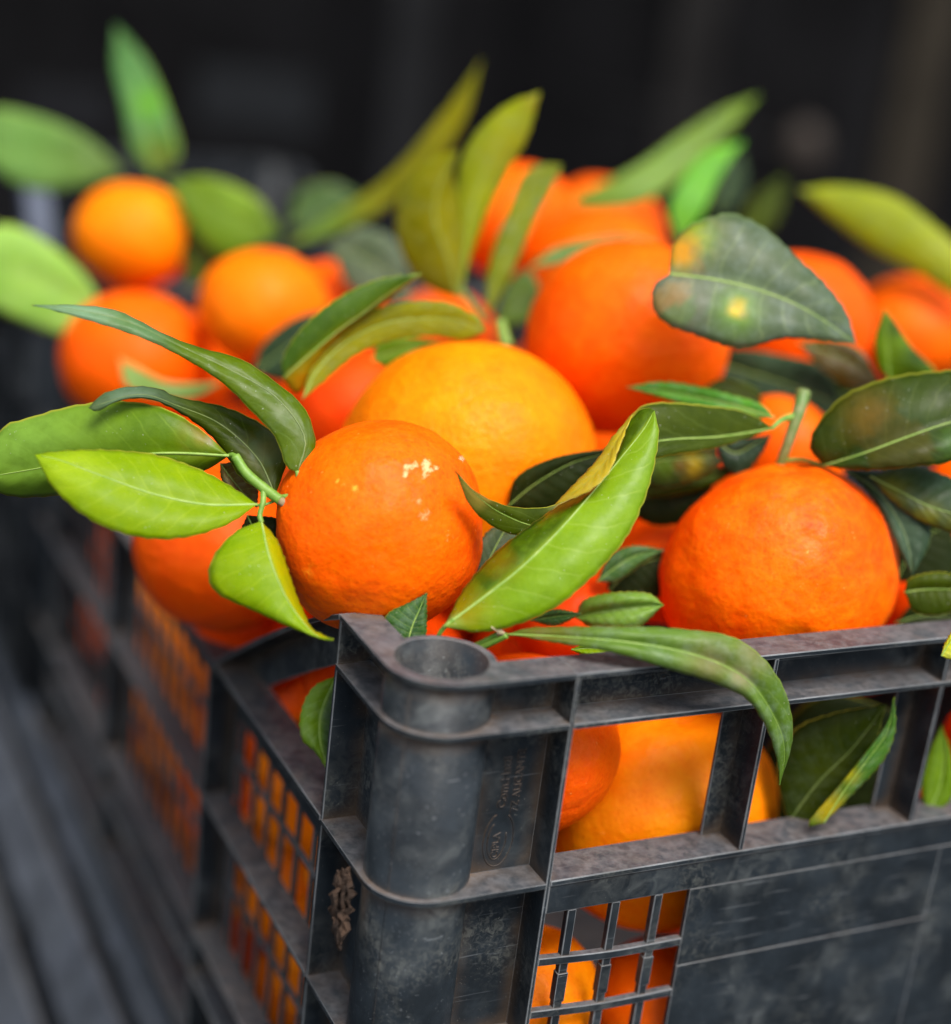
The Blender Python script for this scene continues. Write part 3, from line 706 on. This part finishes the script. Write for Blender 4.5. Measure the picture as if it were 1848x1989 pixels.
blade([(862, 1218), (930, 1168), (1010, 1105), (1085, 1032), (1150, 958), (1210, 885), (1250, 835), (1272, 797)],
      [(862, 1218), (900, 1145), (960, 1075), (1030, 1020), (1085, 982), (1130, 957), (1172, 926), (1194, 875), (1222, 818), (1252, 792), (1272, 797)],
      [(862, 1218), (930, 1228), (1000, 1215), (1080, 1180), (1160, 1112), (1220, 1040), (1260, 950), (1280, 850), (1272, 797)], (49.3, 49.3, 49.4, 49.8, 50.4, 51, 51.4), dl=1.1, dr=-.3, mat=leaf_mat((.14, .27, .001), (.22, .37, .006), .30, .33, vein=(.32, .46, .06), nv=10, dusty=.12, pale=(.3, .45, .14)), parent=t3, seed=9, nv=52, camber=.25, wave=.018, nw=10, rib=.055,
      ltint=((.045, .085, .0008), .9), tints=((890, 1180, 55, (.30, .22, .002), .9), (970, 1090, 35, (.20, .13, .002), .8), (880, 1215, 25, (.3, .42, .12), .6)), label='large bright green leaf standing across the middle behind the rim')  # dark left half: shading of the turned-away side painted as a tint
blade([(985, 1232), (1080, 1236), (1200, 1245), (1310, 1262), (1400, 1290), (1462, 1330), (1508, 1400), (1525, 1460), (1515, 1525)],
      [(985, 1232), (1080, 1249), (1190, 1268), (1300, 1300), (1390, 1328), (1450, 1358), (1487, 1410), (1508, 1470), (1515, 1525)],
      [(985, 1232), (1030, 1219), (1120, 1217), (1230, 1216), (1330, 1222), (1420, 1236), (1480, 1275), (1522, 1335), (1540, 1400), (1537, 1455), (1515, 1525)], (49.3, 49, 48.5, 48.5, 48.7, 49.1, 49.8, 50.5, 51), dl=-.2, dr=.3, mat=T_, parent=t3, seed=10, nv=52, rib=.03, ser=.9, camber=.2,
      tints=((1060, 1240, 60, (.14, .10, .01), .8), (1380, 1290, 45, (.30, .22, .14), .6), (1440, 1315, 25, (.36, .30, .18), .7), (1470, 1265, 45, (.20, .12, .03), .5)), label='long curved leaf draped over the front rim, tip hanging before the opening')
# upright sprig, centre back
t4 = empty('leafy_sprig', P(893, 585, 68)); meta(t4, 'sprig of three upright olive leaves standing at the centre of the heap', 'sprig')
twig(t4, [(893, 560, 68), (915, 590, 68), (940, 625, 67.5)], (.10, .12))
blade([(893, 582), (905, 480), (925, 380), (965, 280), (1010, 220), (1050, 178)],
      [(893, 582), (886, 480), (884, 380), (900, 300), (935, 245), (990, 200), (1050, 178)],
      [(893, 582), (915, 500), (950, 410), (990, 330), (1025, 265), (1050, 178)], (68, 67.5, 67, 66.5), dl=.3, dr=.3, mat=Y_, parent=t4, seed=11, rib=.04, ribmat=RIB, tints=((1000, 300, 60, (.38, .32, .02), .4), (1035, 200, 20, (.4, .25, .02), .5)), label='tall yellow-green leaf, highest of the sprig')
blade([(890, 580), (870, 500), (845, 430), (850, 370), (870, 330), (893, 290)],
      [(890, 580), (835, 560), (798, 525), (772, 465), (770, 400), (795, 345), (835, 308), (893, 290)],
      [(890, 580), (902, 500), (898, 430), (886, 370), (882, 330), (893, 290)], (67.8, 67, 66.5, 66.3), dl=.5, dr=.8, mat=O_, parent=t4, seed=12, rib=.04, nw=8, wave=.01, label='broad olive leaf, left one of the sprig')
blade([(950, 610), (965, 540), (1000, 460), (1030, 400), (1060, 350), (1092, 320)],
      [(950, 610), (945, 550), (962, 470), (990, 400), (1015, 340), (1050, 320), (1092, 320)],
      [(950, 610), (985, 550), (1018, 480), (1045, 420), (1072, 370), (1092, 320)], (67.5, 67.5, 67.8, 68), mat=leaf_mat((.16, .20, .001), (.24, .27, .002), .38, .42, spec=.1), parent=t4, seed=13, rib=.03, label='narrow folded olive leaf, right one of the sprig')
# loose leaves
def loose(label, mid, left, right, d, group=None, **k):
    rb = k.pop('rib', .03)
    o = blade(mid, left, right, d, rib=rb, **k); meta(o, label, 'leaf', group or 'leaves among the mandarins'); return o
loose('upright leaf, dark green upper half, orange light painted into the lower half, left of centre', [(550, 735), (600, 690), (650, 648), (700, 612), (760, 568), (822, 531)],
      [(550, 735), (548, 700), (575, 650), (620, 605), (680, 565), (750, 538), (822, 531)],
      [(550, 735), (575, 765), (600, 740), (640, 680), (700, 625), (765, 575), (822, 531)], (57, 57, 57.2, 57.5), dl=-.2, dr=.8, mat=B_, seed=14, ltint=((.035, .09, .006), .85), rtint=((.42, .20, .002), .6), tints=((590, 745, 34, (.5, .22, .002), 1), (720, 610, 70, (.07, .15, .01), .9), (815, 532, 14, (.3, .45, .08), .8)))  # orange tint paints light passing through the lower fold
loose('broad arched olive-yellow leaf left above the largest mandarin', [(588, 775), (620, 715), (680, 660), (760, 625), (850, 618), (900, 625), (945, 642)],
      [(588, 775), (625, 745), (690, 692), (760, 662), (840, 652), (900, 660), (945, 642)],
      [(588, 775), (600, 725), (645, 655), (710, 608), (790, 587), (870, 588), (920, 612), (945, 642)], (57, 57.6, 58, 58.3, 58.6), mat=O_, seed=15, camber=.06, wave=0, nw=8)
loose('small green leaf patch under the arched olive leaf', [(722, 700), (760, 685), (800, 672), (860, 665)], [(722, 700), (760, 718), (810, 700), (860, 665)], [(722, 700), (740, 660), (800, 655), (860, 665)], 62, mat=B_, seed=16)
loose('long narrow blurred leaf slanting up behind the sprig', [(550, 480), (640, 440), (720, 400), (790, 345), (850, 275), (900, 200), (936, 115)],
      [(550, 480), (640, 458), (740, 412), (805, 360), (865, 300), (910, 215), (936, 115)], [(550, 480), (630, 425), (710, 375), (775, 320), (835, 250), (890, 180), (936, 115)], (80, 80, 79, 78), mat=O_, seed=17, tints=((620, 450, 90, (.10, .24, .03), .9),))
loose('thin grey-green leaf lying over the far mandarin behind the smooth one', [(1028, 520), (1090, 492), (1160, 472), (1230, 468), (1310, 490)], [(1028, 520), (1100, 512), (1160, 485), (1230, 478), (1310, 490)], [(1028, 520), (1080, 480), (1160, 460), (1235, 457), (1310, 490)], (69, 69.5, 70, 70), mat=T_, seed=18)
loose('long pointed blurred leaf slanting up at right of centre', [(1068, 400), (1160, 385), (1250, 345), (1330, 290), (1400, 240), (1476, 184)], [(1068, 400), (1170, 408), (1260, 390), (1340, 330), (1410, 265), (1476, 184)], [(1068, 400), (1150, 365), (1240, 320), (1320, 262), (1400, 212), (1476, 184)], (82, 82, 83, 84), mat=B_, seed=19, tints=((1250, 350, 120, (.20, .38, .06), .6),))
loose('bright green curved leaf rising behind the blotched leaf', [(1320, 470), (1335, 400), (1365, 340), (1400, 300), (1447, 273)], [(1320, 470), (1302, 410), (1325, 345), (1375, 293), (1447, 273)], [(1320, 470), (1362, 420), (1390, 360), (1420, 310), (1447, 273)], (76, 76, 77, 78), mat=leaf_mat((.08, .34, .008), (.14, .45, .012), .35, .4), seed=20)
loose('big grey-green blotched leaf with an orange spot, top right of centre', [(1300, 532), (1345, 537), (1400, 545), (1470, 562), (1540, 588), (1600, 622), (1664, 667)],
      [(1300, 532), (1270, 555), (1270, 600), (1300, 632), (1350, 650), (1410, 672), (1460, 674), (1520, 658), (1600, 660), (1664, 667)],
      [(1300, 532), (1305, 480), (1335, 440), (1390, 418), (1430, 415), (1490, 445), (1550, 500), (1600, 545), (1645, 605), (1664, 667)], (56.3, 56.3, 56.4, 56.6, 57), dl=-.4, dr=.6, mat=G_, seed=21, nv=48, camber=.25, rib=.045, ribmat=RIB, ser=1.6,
      tints=((1433, 602, 40, (.13, .26, .01), .9), (1433, 600, 17, (.62, .42, .004), 1.3), (1352, 460, 40, (.26, .30, .01), .95), (1325, 490, 34, (.55, .24, .004), 1.2), (1310, 590, 50, (.16, .12, .08), .55)))
loose('drooping yellow-green leaf at the right edge, blurred', [(1550, 368), (1640, 395), (1730, 435), (1800, 485), (1870, 545), (1930, 600)], [(1550, 368), (1620, 430), (1700, 488), (1780, 530), (1850, 575), (1930, 600)], [(1550, 368), (1640, 360), (1740, 382), (1820, 440), (1890, 510), (1930, 600)], (78, 77, 76, 76), dl=.5, dr=.3, mat=Y_, seed=22)
loose('faint olive leaf far behind the blotched leaf', [(1440, 470), (1470, 430), (1500, 380), (1525, 340)], [(1440, 470), (1440, 430), (1470, 380), (1525, 340)], [(1440, 470), (1490, 450), (1520, 400), (1525, 340)], 92, mat=C_, seed=23)
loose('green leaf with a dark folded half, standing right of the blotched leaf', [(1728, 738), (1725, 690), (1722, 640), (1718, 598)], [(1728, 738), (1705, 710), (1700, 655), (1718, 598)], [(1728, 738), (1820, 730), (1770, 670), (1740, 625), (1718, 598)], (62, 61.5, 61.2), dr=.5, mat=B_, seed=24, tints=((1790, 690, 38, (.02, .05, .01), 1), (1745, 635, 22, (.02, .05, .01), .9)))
loose('shaded brown-olive leaf under the blotched leaf', [(1550, 665), (1600, 680), (1660, 705), (1712, 745)], [(1550, 665), (1590, 710), (1650, 750), (1712, 745)], [(1550, 665), (1610, 660), (1670, 678), (1712, 745)], (64, 63.5, 63), mat=leaf_mat((.08, .05, .004), (.12, .08, .006), .3, .4, vein=(.14, .1, .02)), seed=25)
loose('dark blue-green leaf in shade behind the cut twig', [(1380, 700), (1450, 722), (1540, 750), (1640, 790)], [(1380, 700), (1400, 760), (1500, 812), (1580, 825), (1640, 790)], [(1380, 700), (1430, 678), (1520, 690), (1600, 715), (1640, 790)], (66, 65, 64), mat=D_, seed=26)
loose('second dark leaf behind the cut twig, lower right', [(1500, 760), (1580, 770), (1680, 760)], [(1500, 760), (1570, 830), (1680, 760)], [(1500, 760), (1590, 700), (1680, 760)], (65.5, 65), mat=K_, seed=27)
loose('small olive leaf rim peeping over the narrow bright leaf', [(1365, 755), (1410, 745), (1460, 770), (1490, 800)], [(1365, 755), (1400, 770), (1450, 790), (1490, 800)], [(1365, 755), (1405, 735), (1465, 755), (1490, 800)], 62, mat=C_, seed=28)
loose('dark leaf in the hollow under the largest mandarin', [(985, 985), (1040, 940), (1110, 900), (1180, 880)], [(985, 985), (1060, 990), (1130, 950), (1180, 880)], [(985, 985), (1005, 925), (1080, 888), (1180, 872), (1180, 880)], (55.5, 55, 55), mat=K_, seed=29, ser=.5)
loose('dark leaf with a yellow-brown blotch beside the fold of the long leaf', [(1215, 900), (1280, 895), (1340, 890), (1392, 885)], [(1215, 900), (1270, 945), (1350, 935), (1400, 900), (1392, 885)], [(1215, 900), (1240, 850), (1320, 845), (1385, 850), (1392, 885)], (57.5, 57, 57), mat=D_, seed=30, tints=((1295, 905, 34, (.12, .20, .005), .8), (1345, 903, 30, (.42, .30, .005), 1.1), (1322, 905, 17, (.16, .09, .01), 1)))
loose('ragged teal leaf scrap hanging left of the cut twig', [(1395, 860), (1430, 880), (1470, 860), (1500, 845)], [(1395, 860), (1405, 905), (1440, 925), (1475, 890), (1500, 845)], [(1395, 860), (1430, 850), (1465, 848), (1500, 845)], 57.6, mat=D_, seed=31, ser=4)
loose('dark strip of leaf under the blotched dark leaf', [(1215, 960), (1290, 950), (1370, 930), (1440, 905)], [(1215, 960), (1300, 965), (1380, 945), (1440, 905)], [(1215, 960), (1290, 935), (1370, 912), (1440, 905)], 58, mat=C_, seed=32)
loose('small dark leaf pointing at the big bumpy mandarin', [(1160, 1130), (1200, 1100), (1240, 1078), (1290, 1068)], [(1160, 1130), (1200, 1128), (1250, 1095), (1290, 1068)], [(1160, 1130), (1185, 1080), (1230, 1060), (1290, 1068)], 56, mat=leaf_mat((.03, .09, .02), (.06, .14, .03), .2, .35), seed=33)
loose('grey-green leaf between the scarred mandarin and the big bright leaf', [(930, 1150), (950, 1090), (975, 1040), (1000, 1000)], [(930, 1150), (925, 1100), (940, 1040), (1000, 1000)], [(930, 1150), (990, 1110), (1020, 1050), (1000, 1000)], 53.5, mat=G_, seed=34)
loose('small yellow-green leaf under the big bumpy mandarin', [(1118, 1200), (1160, 1190), (1220, 1182), (1290, 1175)], [(1118, 1200), (1160, 1225), (1230, 1228), (1290, 1175)], [(1118, 1200), (1135, 1165), (1195, 1150), (1260, 1152), (1290, 1175)], (54.5, 54, 54), mat=leaf_mat((.13, .26, .02), (.2, .34, .05), .3, .4), seed=35, camber=.3)
loose('dark green strip of leaf left of the small yellow-green leaf', [(1030, 1205), (1080, 1198), (1130, 1192)], [(1030, 1205), (1080, 1216), (1130, 1192)], [(1030, 1205), (1075, 1183), (1130, 1192)], 53.5, mat=leaf_mat((.03, .09, .02), (.06, .14, .03), .2, .35), seed=36)
loose('bright leaf sliver under the leaf draped on the rim', [(1110, 1262), (1160, 1258), (1215, 1262)], [(1110, 1262), (1160, 1285), (1215, 1262)], [(1110, 1262), (1160, 1240), (1215, 1262)], 52, mat=A_, seed=37)
loose('dark pointed leaf tip rising behind the round socket', [(790, 1260), (800, 1220), (815, 1185), (829, 1152)], [(790, 1260), (750, 1215), (755, 1190), (795, 1170), (829, 1152)], [(790, 1260), (825, 1240), (830, 1195), (829, 1152)], 50.1, mat=leaf_mat((.025, .085, .014), (.05, .13, .02), .25, .35, edge=(.30, .30, .02)), seed=38)
loose('dark narrow leaf curving down the right side of the big bumpy mandarin', [(1640, 912), (1700, 950), (1745, 1010), (1765, 1060), (1773, 1118)], [(1640, 912), (1685, 955), (1720, 1010), (1748, 1070), (1773, 1118)], [(1640, 912), (1730, 925), (1795, 985), (1808, 1050), (1773, 1118)], (56.5, 56, 55.8, 55.5), mat=D_, seed=39, ribmat=RIBD, tints=((1740, 1040, 50, (.07, .12, .07), .6),))
loose('twisted teal leaf with olive underside at the right edge', [(1690, 925), (1750, 955), (1810, 985), (1900, 1010)], [(1690, 925), (1735, 975), (1800, 1018), (1900, 1045), (1900, 1010)], [(1690, 925), (1760, 905), (1830, 920), (1900, 960), (1900, 1010)], (56, 55.5, 55), dr=.5, mat=D_, seed=40, tints=((1730, 955, 38, (.12, .13, .008), .9), (1800, 1010, 32, (.16, .16, .01), .9), (1860, 1035, 34, (.14, .15, .01), .9)))
loose('dark leaf at the lower right edge above the rim', [(1757, 1150), (1800, 1145), (1850, 1145), (1910, 1150)], [(1757, 1150), (1780, 1190), (1840, 1192), (1910, 1150)], [(1757, 1150), (1770, 1122), (1840, 1112), (1910, 1150)], (55.5, 55), mat=C_, seed=41)
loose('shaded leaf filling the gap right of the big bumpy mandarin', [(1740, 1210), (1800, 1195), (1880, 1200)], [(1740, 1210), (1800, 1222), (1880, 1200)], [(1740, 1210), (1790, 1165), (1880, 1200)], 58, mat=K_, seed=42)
loose('yellow leaf tip poking in at the right edge below the rim', [(1829, 1275), (1845, 1250), (1870, 1225), (1900, 1200)], [(1829, 1275), (1850, 1280), (1880, 1250), (1900, 1200)], [(1829, 1275), (1835, 1250), (1860, 1215), (1900, 1200)], 51.8, mat=leaf_mat((.5, .5, .01), (.6, .6, .03), .3, .4), seed=43)
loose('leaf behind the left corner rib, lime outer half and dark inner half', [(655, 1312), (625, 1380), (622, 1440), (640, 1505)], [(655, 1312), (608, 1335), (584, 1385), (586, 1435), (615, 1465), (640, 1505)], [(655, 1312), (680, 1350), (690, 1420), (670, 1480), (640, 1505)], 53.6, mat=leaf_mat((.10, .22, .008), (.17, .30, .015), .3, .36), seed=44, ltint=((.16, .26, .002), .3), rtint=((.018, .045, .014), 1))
loose('dark leaf seen through the right front opening', [(1530, 1600), (1590, 1520), (1660, 1450), (1722, 1368)], [(1530, 1600), (1510, 1500), (1540, 1420), (1620, 1385), (1722, 1368)], [(1530, 1600), (1620, 1580), (1690, 1480), (1722, 1368)], (56, 55.5, 55), mat=leaf_mat((.018, .030, .001), (.036, .05, .002), .22, .42, dusty=.05, vein=(.05, .07, .01), spec=.08), seed=45, ribmat=RIBD)
loose('bright-edged folded leaf in the right front opening', [(1600, 1600), (1645, 1530), (1690, 1470), (1725, 1420), (1738, 1355)], [(1600, 1600), (1570, 1600), (1635, 1520), (1690, 1450), (1725, 1400), (1738, 1355)], [(1600, 1600), (1655, 1545), (1715, 1480), (1740, 1420), (1738, 1355)], (54.6, 54.4, 54.2), mat=leaf_mat((.03, .10, .01), (.06, .17, .015), .3, .36, edge=(.5, .5, .02)), seed=46, tints=((1610, 1570, 34, (.42, .32, .01), 1), (1650, 1505, 18, (.38, .38, .01), .9)))
loose('green leaf at the right edge behind the front opening', [(1800, 1590), (1825, 1530), (1835, 1470), (1830, 1410)], [(1800, 1590), (1790, 1520), (1805, 1460), (1830, 1410)], [(1800, 1590), (1850, 1550), (1850, 1470), (1830, 1410)], 58, mat=B_, seed=47)
loose('dark leaf added as shade in the hollow below the yellow-brown blotch', [(1210, 985), (1270, 960), (1330, 950), (1400, 960)], [(1210, 985), (1270, 1020), (1340, 1010), (1400, 960)], [(1210, 985), (1250, 925), (1340, 915), (1400, 960)], 58.6, mat=K_, seed=70)  # near-black blade added to darken the hollow over the fruit behind
loose('dark leaf added as shade in the hollow left of the big bumpy mandarin', [(1180, 1150), (1220, 1110), (1260, 1090), (1310, 1080)], [(1180, 1150), (1230, 1175), (1290, 1150), (1310, 1080)], [(1180, 1150), (1190, 1100), (1250, 1062), (1310, 1080)], 57.2, mat=K_, seed=71)  # added blade, its near-black colour stands for the shade of this gap
loose('dark leaf added as shade behind the right front opening', [(1500, 1640), (1580, 1560), (1680, 1480), (1790, 1400)], [(1500, 1640), (1640, 1660), (1760, 1560), (1790, 1400)], [(1500, 1640), (1480, 1480), (1600, 1350), (1790, 1400)], 60, mat=K_, seed=72)  # near-black backdrop added so the opening looks shaded
loose('dark leaf added as shade behind the two narrow leaves right of the big bumpy mandarin', [(1740, 1130), (1780, 1060), (1850, 1010)], [(1740, 1130), (1850, 1130), (1850, 1010)], [(1740, 1130), (1750, 1020), (1850, 1010)], 59, mat=K_, seed=73)  # added near-black blade, paints the dark of the gap at the right
# far left, blurred
loose('upright blurred leaf standing on the far left mandarin', [(300, 340), (285, 260), (265, 180), (245, 110), (225, 48)], [(300, 340), (255, 290), (240, 210), (220, 130), (225, 48)], [(300, 340), (348, 300), (325, 210), (285, 120), (225, 48)], (86, 86, 87, 88), mat=leaf_mat((.04, .16, .03), (.08, .24, .06), .35, .4), seed=48, tints=((290, 200, 34, (.12, .36, .005), .9), (310, 300, 46, (.14, .13, .005), .9)))
loose('broad blurred leaf lying flat at the upper left edge', [(245, 332), (150, 315), (50, 300), (-60, 290)], [(245, 332), (150, 362), (50, 365), (-60, 290)], [(245, 332), (160, 262), (60, 222), (-20, 215), (-60, 290)], (88, 88), mat=T_, seed=49, tints=((40, 280, 100, (.16, .36, .07), .6),))
loose('blurred green leaf between the two upper far left mandarins', [(325, 352), (400, 390), (470, 430), (545, 455)], [(325, 352), (370, 440), (440, 500), (545, 455)], [(325, 352), (410, 345), (500, 385), (545, 455)], (84, 84), mat=B_, seed=50, tints=((460, 385, 45, (.22, .38, .03), .7),))
loose('blurred olive leaf standing between the far left mandarins', [(370, 560), (390, 490), (420, 440), (460, 400)], [(370, 560), (350, 480), (380, 420), (460, 400)], [(370, 560), (440, 520), (470, 450), (460, 400)], 85, mat=C_, seed=51)
loose('pale lime blurred leaf sticking out at the left edge', [(205, 605), (140, 570), (60, 530), (-50, 490)], [(205, 605), (150, 650), (70, 635), (-50, 570), (-50, 490)], [(205, 605), (160, 530), (80, 462), (0, 435), (-50, 490)], (78, 77, 76), mat=leaf_mat((.24, .46, .05), (.34, .56, .09), .35, .45), seed=52)
loose('pale green curled leaf cupping the lowest far left mandarin', [(232, 695), (262, 735), (320, 755), (380, 758), (435, 742)], [(232, 695), (245, 748), (300, 772), (370, 775), (435, 742)], [(232, 695), (270, 715), (320, 740), (380, 745), (435, 742)], (70, 68, 66), mat=leaf_mat((.26, .42, .10), (.36, .50, .16), .35, .45), seed=53)
loose('grey-green blurred leaf behind the left end of the sprig', [(640, 480), (700, 500), (760, 540), (800, 590)], [(640, 480), (680, 560), (750, 590), (800, 590)], [(640, 480), (700, 440), (780, 480), (800, 590)], 78, mat=G_, seed=54)
loose('dark blurred leaf right of the middle far left mandarin', [(490, 725), (540, 690), (590, 650), (640, 600)], [(490, 725), (560, 740), (610, 690), (640, 600)], [(490, 725), (510, 670), (570, 620), (640, 600)], 68, mat=D_, seed=55)
loose('dark green blurred leaf at the back, left of the long slanting leaf', [(560, 440), (600, 410), (650, 390), (700, 380)], [(560, 440), (620, 450), (670, 420), (700, 380)], [(560, 440), (580, 375), (640, 355), (700, 380)], 92, mat=leaf_mat((.02, .07, .01), (.04, .1, .02), .2, .4), seed=56)
loose('teal blurred leaf behind the bright green curved leaf', [(1390, 420), (1410, 370), (1430, 330), (1440, 295)], [(1390, 420), (1380, 370), (1400, 320), (1440, 295)], [(1390, 420), (1440, 390), (1450, 340), (1440, 295)], 90, mat=D_, seed=57)
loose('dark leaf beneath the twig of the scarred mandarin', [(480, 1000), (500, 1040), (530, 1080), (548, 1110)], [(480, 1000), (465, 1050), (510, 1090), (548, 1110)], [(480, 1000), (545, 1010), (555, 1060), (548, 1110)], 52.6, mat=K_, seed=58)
loose('brown dried leaf behind the twig of the scarred mandarin', [(428, 900), (450, 930), (475, 960), (500, 985)], [(428, 900), (430, 930), (455, 965), (500, 985)], [(428, 900), (470, 900), (500, 945), (500, 985)], 52.2, mat=leaf_mat((.12, .07, .01), (.2, .12, .02), .2, .5), seed=59)
loose('blurred green leaf scraps behind the lime-edged cluster right of the sprig', [(960, 640), (990, 600), (1015, 560), (1030, 520)], [(960, 640), (975, 580), (995, 540), (1030, 520)], [(960, 640), (1030, 620), (1050, 570), (1030, 520)], 71, mat=T_, seed=60)
st = P(975, 650, 63)
s_ = empty('stem_stub', st); meta(s_, 'pale green stem stub standing behind the largest mandarin', 'stem')
twig(s_, [(985, 672, 63), (978, 650, 63), (972, 622, 63)], (.28, .22), GREENSTEM, name='stalk')
# crumpled brown scrap caught beside the corner rib
dm = stem_mat('dried_scrap', (.020, .010, .005), (.06, .032, .018), .9)
V, F = [], []
n1, n2 = 14, 22
for j in range(n2 + 1):
    for i in range(n1 + 1):
        u_, v_ = i / n1 - .5, j / n2
        x = 668 - 10 * v_ + u_ * (40 + 40 * noise.noise(Vector((j * .5, 0, 2)))) * math.sin(math.pi * min(1, v_ + .1)) ** .6 + 7 * noise.noise(Vector((i * .5, j * .3, 1)))
        y = 1690 + v_ * 150 + 12 * noise.noise(Vector((i * .4, j * .3, 5)))
        V.append(P(x, y, 49.5 + .22 * math.sin(i * 1.5 + 2 * noise.noise(Vector((0, j * .3, 7)))) + .5 * noise.noise(Vector((i * .5, j * .35, 9)))))
for j in range(n2):
    for i in range(n1): a = j * (n1 + 1) + i; F.append((a, a + 1, a + n1 + 2, a + n1 + 1))
o = mesh_obj('dried_scrap', V, F, dm, base=P(664, 1821, 49.6)); so = o.modifiers.new('thickness', 'SOLIDIFY'); so.thickness = .0006
meta(o, 'crumpled brown dried leaf scrap stuck beside the near corner rib', 'dried leaf')
# things in the dark background
def post(x, y, wpx, d, c, label, name='wooden_post', c2=None, tilt=0):
    p = P(x, y, d); hw = wpx / FPX * d / 2
    m = plain('post_' + str(x), c, .9, c2 or tuple(q * 1.6 for q in c), 12, .1)
    o = mesh_obj(name, *box_vf(p.x - hw, p.x + hw, p.y - 2, p.y + 2, -H, 400), m, base=(p.x, p.y, -H), bevel=.4)
    meta(o, label, 'post', 'posts in the dark background'); return o
post(1790, 150, 130, 330, (.018, .015, .011), 'brownish weathered post at the top right corner')
post(1330, 150, 110, 332, (.0085, .008, .008), 'dim grey post right of the top centre')
post(790, 150, 90, 332, (.008, .0083, .0092), 'dim grey post at the top centre')
kb = P(1562, 288, 260); V, F = [], []
for j in range(9):
    for i in range(14):
        th, ph = math.pi * j / 8, 2 * math.pi * i / 14
        V.append(kb + Vector((math.sin(th) * math.cos(ph) * 3.4, math.sin(th) * math.sin(ph) * 2.8, math.cos(th) * 4.2)))
for j in range(8):
    for i in range(14): F.append((j * 14 + i, (j + 1) * 14 + i, (j + 1) * 14 + (i + 1) % 14, j * 14 + (i + 1) % 14))
kn = empty('post_knob', kb - Vector((0, 0, 4.2)))
mesh_obj('knob', V, F, plain('tan_knob', (.028, .021, .016), .7), parent=kn, smooth=True)
mesh_obj('rod', *tube_vf([kb, kb + Vector((0, 75, 0))], [.5, .5], 8), plain('rod_dark', (.008, .008, .008)), parent=kn, smooth=True)
meta(kn, 'small tan blurred knob on the dark wall at upper right', 'knob')
for (x, y, w_, h_, d, c, lb) in ((500, 195, 240, 110, 330, (.0085, .0095, .011), 'dim bluish grey panel on the dark wall at the upper left'), (130, 215, 180, 80, 332, (.007, .0075, .009), 'faint dark grey panel on the wall at the far upper left')):
    p = P(x, y, d); a = w_ / FPX * d / 2; b_ = h_ / FPX * d / 2
    o = mesh_obj('wall_panel', *box_vf(p.x - a, p.x + a, p.y, p.y + 1.5, p.z - b_, p.z + b_), plain('panel_' + str(x), c, .9, tuple(q * 1.7 for q in c), 15, .1), base=(p.x, p.y, p.z - b_), bevel=.5)
    meta(o, lb, 'panel')
for o in bpy.data.objects:
    if 'base' in o: del o['base']
